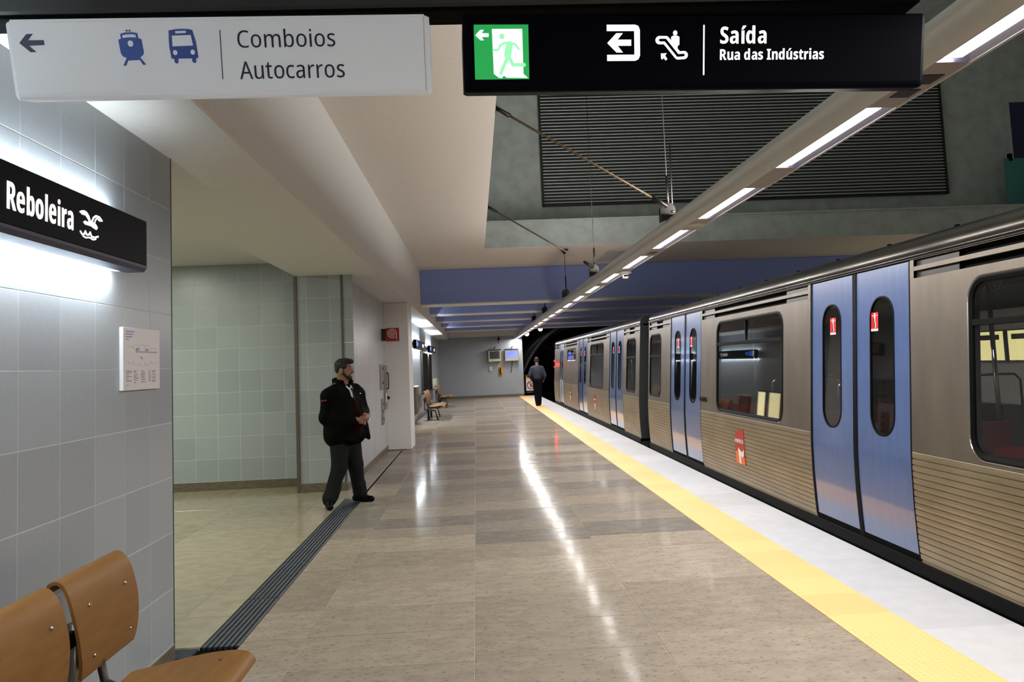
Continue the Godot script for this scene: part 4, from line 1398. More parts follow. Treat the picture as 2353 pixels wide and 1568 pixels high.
func benches() -> void:
	var b := thing("bench", P(-1.35, 0, 3.34), "foreground bench of curved light wood seats below the tiled wall sign", "bench")
	var back := smooth_path([Vector2(-1.49, 0.505), Vector2(-1.480, 0.57), Vector2(-1.485, 0.68), Vector2(-1.510, 0.79), Vector2(-1.534, 0.842), Vector2(-1.560, 0.864), Vector2(-1.590, 0.856), Vector2(-1.604, 0.825)], 40)
	var seat := smooth_path([Vector2(-1.42, 0.425), Vector2(-1.33, 0.420), Vector2(-1.22, 0.426), Vector2(-1.10, 0.440), Vector2(-1.02, 0.441), Vector2(-0.98, 0.424), Vector2(-0.968, 0.400)], 30)
	var hb := func(t: float) -> float: return 0.224 + 0.036 * sin(PI * minf(t * 0.95, 0.5)) - 0.012 * smoothstep(0.6, 1.0, t)
	var hs := func(t: float) -> float: return 0.10 + 0.145 * sin(PI / 2 * minf(t / 0.5, 1.0)) - 0.02 * maxf(0.0, (t - 0.6) / 0.4)
	for k in 4:
		var d := 3.31 - 0.580 * k
		var bk := part(b, "backrest", ply(back, hb, d, 0.013, 0.0), M.wood)
		for q in [[-0.15, 0.57], [0.16, 0.57], [-0.15, 0.755], [0.16, 0.755]]:
			var x := -1.473 if q[1] < 0.6 else -1.491
			part(bk, "bolt", Shape.new(true).ball(P(x, q[1], d + q[0]), Vector3.ONE * 0.0075, 10), M.chrome)
		var sp := part(b, "seat", ply(seat, hs, d - 0.05, 0.013, 0.0), M.wood)
		for q in [[-0.13, -1.08], [0.13, -1.08]]:
			part(sp, "bolt", Shape.new(true).ball(P(q[1], 0.448, d - 0.05 + q[0]), Vector3(0.007, 0.002, 0.007), 10), M.dark_steel)
		for s in [-0.05]:
			part(b, "support", Shape.new(true).tube([P(-1.02, 0.43, d - 0.05 + s), P(-1.2, 0.405, d - 0.05 + s), P(-1.38, 0.40, d - 0.03 + s), P(-1.47, 0.44, d - 0.02 + s), P(-1.505, 0.55, d + s), P(-1.510, 0.74, d + s)], 0.017, 10), M.dark_steel)
	part(b, "beam", Shape.new().box(P(-1.50, 0.30, 1.3), P(-1.43, 0.37, 3.42), 0.008), M.dark_steel)
	part(b, "back_rail", Shape.new().box(P(-1.575, 0.60, 1.4), P(-1.545, 0.66, 3.5), 0.006), M.dark_steel)
	for d in [3.2, 1.75]:
		part(b, "post", Shape.new(true).tube([P(-1.565, 0.30, d), P(-1.565, 0.68, d)], 0.025, 12), M.steel)
		part(b, "leg", Shape.new(true).tube([P(-1.46, 0.0, d), P(-1.46, 0.31, d)], 0.03, 12), M.dark_steel)
		part(b, "leg", Shape.new(true).tube([P(-1.46, 0.31, d), P(-1.25, 0.28, d), P(-1.18, 0.0, d)], 0.02, 10), M.dark_steel)
		part(b, "foot", sbox(P(-1.62, 0.0, d - 0.05), P(-1.12, 0.012, d + 0.05), 0.004), M.dark_steel)
	for q in [[25.75, "bench of curved light wood seats beyond the white column, nearer of two"], [32.7, "bench of curved light wood seats closest to the end wall"]]:
		var c: Node3D = b.duplicate()
		c.name = numbered("bench")
		add_child(c)
		c.position = P(-1.35, 0, q[0])
		c.set_meta("label", q[1])

# ---------------------------------------------------------------- trains
const SIDE := [[-0.35, 3.085], [0.06, 3.058], [0.14, 3.050], [0.25, 3.044], [0.49, 3.037], [0.75, 3.040], [0.86, 3.045], [2.23, 3.14], [2.4, 3.152]]

func tx(y: float) -> float:
	for i in SIDE.size() - 1:
		if y <= SIDE[i + 1][0]:
			return lerpf(SIDE[i][1], SIDE[i + 1][1], clampf((y - SIDE[i][0]) / (SIDE[i + 1][0] - SIDE[i][0]), 0, 1))
	return 3.152

func S(d: float, y: float, inset := 0.0) -> Vector3:
	return P(tx(y) + inset, y, d)

# rounded rectangle loop on the side of the train
func loop(d0: float, d1: float, y0: float, y1: float, r: float, inset := 0.0, n := 8) -> Array:
	var a := []
	for p in rrect2(Vector2(d0, y0), Vector2(d1, y1), r, n):
		a.append(S(p.x, p.y, inset))
	return a

# the matching loop on a plain rectangle around it
func frame_loop(d0: float, d1: float, y0: float, y1: float, a0: float, a1: float, b0: float, b1: float, r: float, inset := 0.0, n := 8) -> Array:
	var o := []
	var i := 0
	for p in rrect2(Vector2(d0, y0), Vector2(d1, y1), r, n):
		var q := i / (n + 1)
		var k := i % (n + 1)
		var u := p.x
		var v := p.y
		var cd: float = a1 if q == 0 or q == 3 else a0
		var cy: float = b1 if q < 2 else b0
		if k * 2 == n:
			u = cd
			v = cy
		elif (k * 2 < n) == (q % 2 == 0):
			u = cd
		else:
			v = cy
		o.append(S(u, v, inset))
		i += 1
	return o

func sheet(sh: Shape, d0: float, d1: float, y0: float, y1: float, steps: int, inset := 0.0) -> void:
	for i in steps:
		var a := lerpf(y0, y1, float(i) / steps)
		var b := lerpf(y0, y1, float(i + 1) / steps)
		sh.quad(S(d0, a, inset), S(d1, a, inset), S(d1, b, inset), S(d0, b, inset))

func window(root: Node3D, d0: float, d1: float, y0: float, y1: float, r: float, mullion: float, split: float) -> void:
	var w := Shape.new()
	var o := loop(d0, d1, y0, y1, r)
	var i1 := loop(d0 + 0.012, d1 - 0.012, y0 + 0.012, y1 - 0.012, r - 0.008, -0.004)
	var i2 := loop(d0 + 0.035, d1 - 0.035, y0 + 0.035, y1 - 0.035, r - 0.03, 0.004)
	var i3 := loop(d0 + 0.04, d1 - 0.04, y0 + 0.04, y1 - 0.04, r - 0.035, 0.05)
	w.ring(o, i1).ring(i1, i2).ring(i2, i3)
	var win := part(root, "window", w, M.rubber)
	part(win, "rim", Shape.new().ring(loop(d0 - 0.007, d1 + 0.007, y0 - 0.007, y1 + 0.007, r + 0.005, -0.003), o), M.chrome)
	var g := loop(d0 + 0.033, d1 - 0.033, y0 + 0.033, y1 - 0.033, r - 0.03, 0.012)
	part(win, "pane", Shape.new().fan(g), M.glass)
	if split > 0.0:
		part(win, "transom", Shape.new().box(Vector3(tx(split) - 0.002, split - 0.02, -d1 + 0.035), Vector3(tx(split) + 0.03, split + 0.02, -d0 - 0.035), 0.004), M.rubber)
	if mullion > 0.0:
		part(win, "mullion", Shape.new().box(Vector3(tx(1.85) - 0.002, split, -mullion - 0.016), Vector3(tx(1.85) + 0.03, y1 - 0.035, -mullion + 0.016), 0.004), M.rubber)

func sticker_print() -> ImageTexture:
	var im := Image.create(64, 128, false, Image.FORMAT_RGB8)
	im.fill(Color(0.78, 0.06, 0.09))
	im.fill_rect(Rect2i(0, 112, 64, 16), Color(0.85, 0.85, 0.85))
	im.fill_rect(Rect2i(29, 4, 8, 8), Color(0.92, 0.92, 0.92))
	for y in range(13, 42):
		var hw := 9 - int(y * 0.12)
		im.fill_rect(Rect2i(33 - hw, y, hw * 2, 1), Color(0.92, 0.92, 0.92))
	for i in 6:
		im.fill_rect(Rect2i(8 + i, 20 - i, 1, 2 * i + 2), Color(0.92, 0.92, 0.92))
		im.fill_rect(Rect2i(57 - i, 20 - i, 1, 2 * i + 2), Color(0.92, 0.92, 0.92))
	im.fill_rect(Rect2i(14, 19, 6, 3), Color(0.92, 0.92, 0.92))
	im.fill_rect(Rect2i(46, 19, 6, 3), Color(0.92, 0.92, 0.92))
	for y in range(40, 106):
		var c := 32 + int(4.0 * sin(y * 0.09))
		im.fill_rect(Rect2i(c - 9, y, 10, 1), Color(0.05, 0.05, 0.05))
		im.fill_rect(Rect2i(c + 1, y, 7, 1), Color(0.92, 0.92, 0.92))
	for x in range(6, 60, 4):
		im.fill_rect(Rect2i(x, 118, 3, 4), Color(0.5, 0.5, 0.5))
	return ImageTexture.create_from_image(im)

func door(root: Node3D, d0: float, d1: float, stickers: bool, sm: StandardMaterial3D) -> void:
	var mid := (d0 + d1) / 2
	var ds := part(root, "door_sill", Shape.new().box(Vector3(3.035, 0.035, -d1), Vector3(3.10, 0.062, -d0), 0.004), M.dark_steel)
	ds.name = "door_sill"
	for k in 2:
		var a: float = d0 + 0.018 if k == 0 else mid + 0.03
		var b: float = mid - 0.03 if k == 0 else d1 - 0.018
		var sh := Shape.new(true)
		var wa := (a + b) / 2 - 0.185
		var wb := (a + b) / 2 + 0.185
		sheet(sh, a, b, 0.145, 0.80, 14, 0.008)
		sh.ring(frame_loop(wa, wb, 0.935, 2.0, a, b, 0.80, 2.215, 0.165, 0.008), loop(wa, wb, 0.935, 2.0, 0.165, 0.008))
		var leaf := part(root, "door_leaf", sh, M.door if d1 - d0 > 1.3 else M.cab_door)
		var g := Shape.new()
		g.ring(loop(wa, wb, 0.935, 2.0, 0.165, 0.006), loop(wa + 0.012, wb - 0.012, 0.947, 1.988, 0.155, 0.004))
		g.ring(loop(wa + 0.012, wb - 0.012, 0.947, 1.988, 0.155, 0.004), loop(wa + 0.016, wb - 0.016, 0.951, 1.984, 0.152, 0.045))
		part(leaf, "gasket", g, M.rubber)
		part(leaf, "pane", Shape.new().fan(loop(wa + 0.012, wb - 0.012, 0.947, 1.988, 0.155, 0.014)), M.glass)
		if stickers:
			var c: float = wa + 0.165 if k == 1 else wb - 0.072
			var st := SurfaceTool.new()
			st.begin(Mesh.PRIMITIVE_TRIANGLES)
			var cs := [S(c + 0.055, 1.735, 0.011), S(c - 0.055, 1.735, 0.011), S(c - 0.055, 1.88, 0.011), S(c + 0.055, 1.88, 0.011)]
			var uv := [Vector2(0, 1), Vector2(1, 1), Vector2(1, 0), Vector2(0, 0)]
			for i in [0, 2, 1, 0, 3, 2]:
				st.set_normal(Vector3.LEFT)
				st.set_uv(uv[i])
				st.add_vertex(cs[i])
			part(leaf, "sticker", st.commit(), sm)
		part(root, "door_foot", Shape.new().box(Vector3(3.056, 0.068, -b), Vector3(3.10, 0.147, -a), 0.002), M.black)
	# rubber edges that follow the side
	for q in [[d0 - 0.004, d0 + 0.02], [mid - 0.032, mid + 0.032], [d1 - 0.02, d1 + 0.004]]:
		var sh := Shape.new()
		sheet(sh, q[0], q[1], 0.07, 2.22, 22, 0.002)
		for e in q:
			for i in 22:
				var ya := 0.07 + 2.15 * i / 22.0
				var yb := 0.07 + 2.15 * (i + 1) / 22.0
				sh.quad(S(e, ya, 0.002), S(e, yb, 0.002), S(e, yb, 0.05), S(e, ya, 0.05))
		part(root, "door_rubber", sh, M.rubber)

func car(label: String, d0: float, d1: float, doors: Array, wins: Array, logos: Array, number: Array) -> Node3D:
	var mid := (d0 + d1) / 2
	var t := thing("train_car", P(4.45, -1.06, mid), label, "train car", "train at the platform")
	var sm := mat(Color(1, 1, 1), 0.4)
	sm.albedo_texture = sticker_print()
	# spans between doors
	var spans := []
	var at := d0
	for q in doors:
		spans.append([at, q[0] - 0.004])
		at = q[1] + 0.004
	spans.append([at, d1])
	# lower ribbed sheet profile
	var prof := [Vector2(tx(0.86) + 0.004, 0.868), Vector2(tx(0.862), 0.860)]
	var y := 0.858
	while y > 0.14:
		var yb := y - 0.0355
		prof.append(Vector2(tx(y), y))
		prof.append(Vector2(tx((y + yb) / 2) - 0.0015, (y + yb) / 2))
		prof.append(Vector2(tx(yb), yb))
		prof.append(Vector2(tx(yb) + 0.007, yb - 0.002))
		prof.append(Vector2(tx(yb) + 0.007, yb - 0.006))
		y = yb - 0.008
	prof.append(Vector2(tx(0.10), 0.10))
	for s in spans:
		if s[1] - s[0] < 0.05:
			continue
		part(t, "ribbed_panel", Shape.new().sweep(prof, s[0], s[1]), M.rib)
		var here := []
		for w in wins:
			if w[0] > s[0] and w[1] < s[1]:
				here.append(w)
		var up := Shape.new()
		var a: float = s[0]
		for i in here.size():
			var w: Array = here[i]
			var b: float = s[1] if i == here.size() - 1 else (w[1] + here[i + 1][0]) / 2
			up.ring(frame_loop(w[0], w[1], w[2], w[3], a, b, 0.868, 2.065, w[4]), loop(w[0], w[1], w[2], w[3], w[4]))
			a = b
		if here.is_empty():
			sheet(up, s[0], s[1], 0.868, 2.065, 2)
		part(t, "side_panel", up, M.body)
		for w in here:
			window(t, w[0], w[1], w[2], w[3], w[4], w[5], w[6])
		# ventilation slots under the gutter
		var v := Shape.new()
		sheet(v, s[0], s[1], 2.065, 2.085, 1)
		sheet(v, s[0], s[1], 2.137, 2.168, 1)
		sheet(v, s[0], s[1], 2.216, 2.232, 1)
		for e in [[s[0], s[0] + 0.05], [s[1] - 0.05, s[1]]]:
			sheet(v, e[0], e[1], 2.085, 2.216, 1, -0.001)
		part(t, "vent_frame", v, M.body)
		var bk := Shape.new()
		sheet(bk, s[0], s[1], 2.07, 2.23, 1, 0.05)
		part(t, "vent_recess", bk, M.black)
		if s[1] - s[0] > 1.0:
			for e in [[s[0] + 0.05, s[0] + 0.62], [s[1] - 0.55, s[1] - 0.05]]:
				var vp := Shape.new()
				sheet(vp, e[0], e[1], 2.085, 2.216, 1, 0.022)
				part(t, "vent_panel", vp, M.dark_steel)
	# roof, gutter, ends, underframe, far side
	var rp := [Vector2(3.146, 2.232), Vector2(3.132, 2.238), Vector2(3.130, 2.25), Vector2(3.143, 2.256), Vector2(3.1465, 2.285), Vector2(3.152, 2.315), Vector2(3.17, 2.346), Vector2(3.21, 2.376), Vector2(3.30, 2.407), Vector2(3.5, 2.452), Vector2(3.8, 2.49), Vector2(4.45, 2.515)]
	var rp2 := rp.duplicate()
	for i in range(rp.size() - 2, -1, -1):
		rp2.append(Vector2(8.9 - rp[i].x, rp[i].y))
	var rf := Shape.new(true)
	rf.sweep(rp2, d0, d1)
	var rr := part(t, "roof", rf, M.roof)
	for i in int((d1 - d0) / 0.9):
		part(rr, "bolt", Shape.new().box(P(3.33, 2.408, d0 + 0.4 + 0.9 * i), P(3.36, 2.428, d0 + 0.43 + 0.9 * i), 0.004), M.black)
	part(t, "gutter", Shape.new().box(P(3.128, 2.222, d0), P(3.145, 2.232, d1), 0.003), M.dark_steel)
	var sill := Shape.new().sweep([Vector2(3.06, 0.105), Vector2(3.036, 0.10), Vector2(3.034, 0.04), Vector2(3.045, 0.0), Vector2(3.06, -0.25), Vector2(3.10, -0.30), Vector2(3.3, -0.30)], d0, d1)
	part(t, "sill", sill, M.rubber)
	part(t, "floor", sbox(P(3.06, -0.05, d0), P(5.84, 0.05, d1)), M.inside_dark)
	part(t, "underframe", sbox(P(3.45, -0.85, d0 + 0.3), P(5.45, -0.05, d1 - 0.3), 0.03), M.black)
	for d in [d0 + 2.6, d1 - 2.6]:
		for dd in [-1.0, 1.0]:
			for x in [3.72, 5.16]:
				part(t, "wheel", Shape.new(true).lathe([[0.001, -0.06], [0.38, -0.06], [0.42, -0.04], [0.40, 0.05], [0.001, 0.05]], 24, Transform3D(Basis(Vector3.BACK, PI / 2), P(x, -0.63, d + dd))), M.dark_steel)
	part(t, "ceiling", sbox(P(3.20, 2.22, d0), P(5.70, 2.25, d1)), M.inside)
	for d in [d0, d1]:
		var e := Shape.new()
		var pts := []
		for p in [[0.1, 0], [0.5, 0], [1.0, 0], [1.6, 0], [2.23, 0]]:
			pts.append(S(d, p[0]))
		for p in rp2:
			pts.append(P(p.x, p.y, d))
		for p in [2.23, 1.6, 1.0, 0.5, 0.1]:
			pts.append(P(8.9 - tx(p), p, d))
		e.fan(pts)
		part(t, "end_wall", e, M.inside_dark)
	# far side with window openings opposite the near ones
	var fs := Shape.new()
	var fx := 5.83
	fs.box(P(fx, 0.05, d0), P(fx + 0.05, 0.93, d1)).box(P(fx, 1.98, d0), P(fx + 0.05, 2.24, d1))
	var cuts := [d0]
	for w in wins:
		if w[2] < 1.0:
			cuts.append_array([w[0], w[1]])
	cuts.append(d1)
	cuts.sort()
	for i in range(0, cuts.size(), 2):
		fs.box(P(fx, 0.93, cuts[i]), P(fx + 0.05, 1.98, cuts[i + 1]))
	part(t, "far_side", fs, M.inside)
	for w in wins:
		if w[2] < 1.0:
			part(t, "far_pane", sbox(P(fx + 0.02, 0.93, w[0]), P(fx + 0.028, 1.98, w[1])), M.glass)
	# inside lining of the near side between windows
	for w in wins:
		if w[2] > 1.0:
			continue
		var wd: float = w[1] - w[0]
		if wd > 1.5:
			# two rows of red seats back to back, with rails
			for s in [[w[0] + 0.25, 1], [w[1] - 0.25, -1]]:
				for x in [3.28, 3.75, 4.75, 5.25]:
					var sh := Shape.new(true)
					var dd: float = s[0]
					var q: int = s[1]
					var pr := smooth_path([Vector2(0.42 * q, 0.44), Vector2(0.22 * q, 0.41), Vector2(0.05 * q, 0.45), Vector2(-0.02 * q, 0.62), Vector2(-0.05 * q, 0.98)], 12)
					for i in pr.size() - 1:
						for o in [0.0, 0.02]:
							sh.quad(P(x - 0.2, pr[i].y - o, dd + pr[i].x - o * q), P(x + 0.2, pr[i].y - o, dd + pr[i].x - o * q), P(x + 0.2, pr[i + 1].y - o, dd + pr[i + 1].x - o * q), P(x - 0.2, pr[i + 1].y - o, dd + pr[i + 1].x - o * q))
					part(t, "seat", sh, M.seat_red)
					part(t, "seat_base", sbox(P(x - 0.16, 0.05, dd + 0.1 * q), P(x + 0.16, 0.40, dd + 0.3 * q), 0.01), M.inside_dark)
				for x in [4.15, 5.25]:
					part(t, "grab_rail", Shape.new(true).tube([P(x - 0.42, 0.9, s[0] - 0.06 * s[1]), P(x - 0.42, 1.22, s[0] - 0.06 * s[1]), P(x - 0.36, 1.28, s[0] - 0.06 * s[1]), P(x + 0.36, 1.28, s[0] - 0.06 * s[1]), P(x + 0.42, 1.22, s[0] - 0.06 * s[1]), P(x + 0.42, 0.9, s[0] - 0.06 * s[1])], 0.014, 8), M.chrome)
			part(t, "pole", Shape.new(true).tube([P(4.0, 0.05, (w[0] + w[1]) / 2), P(4.0, 2.22, (w[0] + w[1]) / 2)], 0.018, 10), M.chrome)
			for q in [0.35, 0.6]:
				var c := P(3.75, 2.0, lerpf(w[0], w[1], q))
				var pts := []
				for i in 15:
					var an := PI + PI * i / 14.0
					pts.append(c + Vector3(0, sin(an) * 0.07 + 0.02, cos(an) * 0.06))
				part(t, "hand_strap", Shape.new(true).tube(pts, 0.008, 6), M.chrome)
			part(t, "ceiling_rail", Shape.new(true).tube([P(3.75, 2.05, w[0] - 0.2), P(3.75, 2.05, w[1] + 0.2)], 0.015, 8), M.chrome)
	for q in doors:
		var pd: float = (q[0] + q[1]) / 2 - 0.4
		part(t, "pole", Shape.new(true).tube([P(4.0, 0.05, pd), P(4.0, 2.22, pd)], 0.018, 10), M.chrome)
		for e in [-0.12, 0.12]:
			var pts := []
			for i in 15:
				var an := PI + PI * i / 14.0
				pts.append(P(4.0 + 0.02 * signf(e), 2.08, pd + e) + Vector3(0, sin(an) * 0.09 + 0.02, cos(an) * 0.075))
			part(t, "hand_strap", Shape.new(true).tube(pts, 0.010, 6), M.chrome)
		part(t, "screen_panel", sbox(P(3.12, 0.05, q[1] + 0.03), P(3.75, 1.05, q[1] + 0.05)), M.seat_red)
		part(t, "screen_panel", sbox(P(3.12, 0.05, q[0] - 0.05), P(3.75, 1.05, q[0] - 0.03)), M.seat_red)
		door(t, q[0], q[1], q[1] - q[0] > 1.3, sm)
	# emblem plates
	for L in logos:
		var pl := Shape.new()
		var base := func(u: float, v: float) -> Vector3: return S(L - u, v, -0.006)
		var outl := [[0.0, 0.649], [0.02, 0.672], [0.05, 0.690], [0.15, 0.715], [0.30, 0.735], [0.30, 0.60], [0.305, 0.50], [0.31, 0.33], [0.155, 0.33], [0.0, 0.33], [0.0, 0.45], [0.0, 0.56]]
		var loopv := []
		var loopb := []
		for q in outl:
			loopv.append(base.call(q[0], q[1]))
			loopb.append(S(L - q[0], q[1], 0.004))
		pl.fan(loopv).ring(loopv, loopb)
		var em := part(t, "emblem_plate", pl, M.red)
		var lowp := Shape.new()
		var lo2 := []
		for q in [[0.0, 0.465], [0.085, 0.475], [0.305, 0.405], [0.31, 0.33], [0.0, 0.33]]:
			lo2.append(S(L - q[0], q[1], -0.007))
		lowp.fan(lo2)
		part(em, "orange_field", lowp, M.orange)
		var mk := Shape.new()
		var mp := v2([0.10, 0.518, 0.231, 0.471, 0.295, 0.508, 0.30, 0.452, 0.24, 0.4025, 0.177, 0.427, 0.18, 0.332, 0.117, 0.332])
		var ids := Geometry2D.triangulate_polygon(mp)
		for i in range(0, ids.size(), 3):
			mk.tri(S(L - mp[ids[i]].x, mp[ids[i]].y, -0.0085), S(L - mp[ids[i + 1]].x, mp[ids[i + 1]].y, -0.0085), S(L - mp[ids[i + 2]].x, mp[ids[i + 2]].y, -0.0085))
		part(em, "letter_mark", mk, M.plastic)
		lettering(em, "lettering", "metro", false, 0.012, 0.285, 0.568, 0.622, Transform3D(Basis(Vector3(0, 0, 1), Vector3.UP, Vector3.LEFT), P(3.0305, 0, L)), M.plastic, 0.002)
	for q in number:
		lettering(t, "car_number", q[2], true, 0.0, q[1], 0.985, 1.045, Transform3D(Basis(Vector3(0, 0, 1), Vector3.UP, Vector3.LEFT), P(3.048, 0, q[0])), M.rubber, 0.004)
	return t

func trains() -> void:
	var big := func(a: float, b: float) -> Array: return [a, b, 0.893, 2.02, 0.15, (a + b) / 2 + 0.02, 1.735]
	var small := func(a: float, b: float) -> Array: return [a, b, 0.93, 2.0, 0.14, 0.0, 1.62]
	car("nearer silver metro car with blue doors and large foreground window", -1.45, 14.12, [[0.22, 1.93], [5.53, 7.22], [10.81, 12.52]], [small.call(-1.25, -0.4), big.call(2.62, 4.86), big.call(7.89, 10.10), small.call(13.17, 14.02)], [9.37, 4.07], [[10.81, 0.32, "R-695"]])
	var c := car("farther silver metro car standing partly at the tunnel mouth", 14.9, 31.0, [[16.57, 18.28], [21.95, 23.79], [27.9, 29.07]], [small.call(15.27, 16.2), big.call(19.14, 21.38), [24.5, 26.75, 1.62, 2.0, 0.1, 25.6, 1.80]], [20.6, 25.9], [])
	# gangway between the two cars
	var g := thing("gangway", P(4.45, 0, 14.5), "dark folded gangway bellows between the two metro cars", "gangway")
	var bl := Shape.new()
	for i in 7:
		var d := 14.13 + 0.109 * i
		bl.box(P(3.32 + 0.05 * (i % 2), 0.0, d), P(5.58 - 0.05 * (i % 2), 2.25, d + 0.108), 0.01)
	part(g, "bellows", bl, M.rubber)
	part(g, "coupler", sbox(P(4.2, -0.6, 14.1), P(4.7, -0.3, 14.92), 0.02), M.dark_steel)
	# tail lamps at the far cab
	for y in [1.62, 1.40]:
		part(c, "tail_lamp", Shape.new(true).ball(P(3.10, y, 31.0), Vector3(0.045, 0.045, 0.04)), glow(Color(1.0, 0.05, 0.08), 2.5))
	var l := OmniLight3D.new()
	l.name = "tail_light"
	l.light_color = Color(1.0, 0.06, 0.10)
	l.light_energy = 0.12
	l.light_size = 0.05
	l.omni_range = 20.0
	l.omni_attenuation = 2.0
	l.shadow_enabled = true
	add_child(l)
	l.position = P(2.98, 1.5, 30.6)

# ---------------------------------------------------------------- people
func hand_prims(w: Vector3, f: Vector3, u: Vector3, side: Vector3, curl: float) -> Array:
	# wrist w, fingers towards f, back of the hand towards u, thumb on side
	var a := []
	var palm := w + f * 0.045
	a.append(cap(w - f * 0.02, palm, 0.026, 0.032, 0.015))
	a.append(ell(palm + f * 0.015, Vector3(0.042, 0.042, 0.042) * 0.9, 0.015))
	for i in 4:
		var o := side * (0.027 - 0.018 * i)
		var l: float = [0.040, 0.046, 0.043, 0.034][i]
		var p0 := palm + f * 0.035 + o
		var p1 := p0 + (f * cos(curl * 0.5) - u * sin(curl * 0.5)) * l
		var p2 := p1 + (f * cos(curl * 1.3) - u * sin(curl * 1.3)) * l * 0.7
		var p3 := p2 + (f * cos(curl * 2.0) - u * sin(curl * 2.0)) * l * 0.5
		a.append(cap(palm + o * 0.8, p0, 0.011, 0.0100, 0.008))
		a.append(cap(p0, p1, 0.0098, 0.0092, 0.004))
		a.append(cap(p1, p2, 0.0090, 0.0085, 0.004))
		a.append(cap(p2, p3, 0.0084, 0.0072, 0.004))
	var t0 := palm - f * 0.02 + side * 0.028
	var t1 := t0 + (f * 0.7 + side * 0.6).normalized() * 0.036
	a.append(cap(t0, t1, 0.014, 0.0115, 0.008))
	a.append(cap(t1, t1 + (f * 0.95 + side * 0.1 - u * 0.2).normalized() * 0.03, 0.0108, 0.0085, 0.004))
	return a

func people() -> void:
	# --- man standing by the passage
	var base := P(-1.60, 0, 9.75)
	var man := thing("person", base, "bearded man in a black jacket and grey trousers standing with clasped hands", "person")
	var F := Vector3(0.80, 0, 0.60)
	var R := Vector3(-0.60, 0, 0.80)
	var b := func(f: float, y: float, r: float) -> Vector3: return F * f + Vector3.UP * y + R * r
	var footR := Vector3(-0.165, 0.0, 0.22)
	var footL := Vector3(0.135, 0.0, -0.16)
	var q := Basis(F, Vector3.UP, R)
	# head frame: looking to the right, a little down the platform
	var HF := Vector3(0.985, -0.06, 0.16).normalized()
	var HR := HF.cross(Vector3.UP).normalized()
	var HU := HR.cross(HF).normalized()
	var hq := Basis(HF, HU, HR)
	var hc := Vector3(0.015, 1.605, 0.0)
	var h := func(f: float, y: float, r: float) -> Vector3: return hc + HF * f + HU * y + HR * r
	var wr: Vector3 = b.call(0.285, 1.01, 0.05)
	var wl: Vector3 = b.call(0.265, 1.045, -0.075)
	var skin := [
		ell(h.call(-0.012, 0.03, 0), Vector3(0.098, 0.092, 0.076), 0.02, hq), ell(h.call(0.03, -0.03, 0), Vector3(0.066, 0.082, 0.062), 0.03, hq),
		ell(h.call(0.052, -0.078, 0), Vector3(0.036, 0.030, 0.040), 0.03, hq),
		cap(h.call(0.088, 0.028, 0.0), h.call(0.112, -0.018, 0.0), 0.009, 0.013, 0.012), ell(h.call(0.110, -0.020, 0), Vector3(0.013, 0.010, 0.016), 0.01, hq),
		cap(h.call(0.076, 0.036, 0.035), h.call(0.076, 0.036, -0.035), 0.013, 0.013, 0.012), cap(h.call(0.086, -0.052, 0.018), h.call(0.086, -0.052, -0.018), 0.010, 0.010, 0.008),
		ell(h.call(-0.008, -0.012, 0.078), Vector3(0.020, 0.034, 0.010), 0.008, hq), ell(h.call(-0.008, -0.012, -0.078), Vector3(0.020, 0.034, 0.010), 0.008, hq),
		cap(h.call(-0.025, -0.06, 0), b.call(-0.01, 1.40, 0), 0.062, 0.072, 0.04),
		ell(b.call(0.0, 1.15, 0), Vector3(0.13, 0.24, 0.16), 0.05, q), ell(b.call(0.0, 0.92, 0), Vector3(0.13, 0.14, 0.15), 0.05, q),
		cap(b.call(0, 1.33, 0.15), b.call(-0.03, 1.09, 0.235), 0.05, 0.045, 0.04), cap(b.call(-0.03, 1.09, 0.235), wr, 0.045, 0.03, 0.03),
		cap(b.call(0, 1.33, -0.15), b.call(0.02, 1.09, -0.235), 0.05, 0.045, 0.04), cap(b.call(0.02, 1.09, -0.235), wl, 0.045, 0.03, 0.03),
		cap(b.call(0, 0.88, 0.09), b.call(0.02, 0.46, 0.12), 0.075, 0.05, 0.04), cap(b.call(0.02, 0.46, 0.12), footR + Vector3(0, 0.07, 0), 0.05, 0.035, 0.03),
		cap(b.call(0, 0.88, -0.09), b.call(0.04, 0.46, -0.11), 0.075, 0.05, 0.04), cap(b.call(0.04, 0.46, -0.11), footL + Vector3(0, 0.07, 0), 0.05, 0.035, 0.03)]
	var body := part(man, "body", field_mesh(skin, 0.0085), M.skin, true)
	var hf := (-R * 0.95 + F * 0.15 - Vector3.UP * 0.25).normalized()
	var hands := hand_prims(wr, hf, (F + Vector3.UP * 0.3).normalized(), Vector3.UP, 0.8)
	part(body, "hand", field_mesh(hands, 0.0045), M.skin, true)
	hf = (R * 0.95 + F * 0.25 - Vector3.UP * 0.35).normalized()
	part(body, "hand", field_mesh(hand_prims(wl + F * 0.045, hf, (F + Vector3.UP * 0.3).normalized(), Vector3.UP, 0.9), 0.0045), M.skin, true)
	for s in [0.034, -0.034]:
		part(body, "eye", Shape.new(true).ball(h.call(0.0795, 0.014, s), Vector3(0.009, 0.0055, 0.010), 10), mat(Color(0.12, 0.10, 0.09), 0.2), true)
	var hair := [ell(h.call(-0.028, 0.062, 0), Vector3(0.098, 0.072, 0.082), 0.02, hq), ell(h.call(-0.065, 0.015, 0), Vector3(0.052, 0.072, 0.074), 0.02, hq),
		cap(h.call(0.02, 0.112, 0.03), h.call(0.085, 0.104, 0.012), 0.032, 0.024, 0.02), cap(h.call(0.02, 0.112, -0.03), h.call(0.085, 0.104, -0.012), 0.032, 0.024, 0.02),
		ell(h.call(0.0, 0.05, 0.066), Vector3(0.055, 0.045, 0.018), 0.01, hq), ell(h.call(0.0, 0.05, -0.066), Vector3(0.055, 0.045, 0.018), 0.01, hq)]
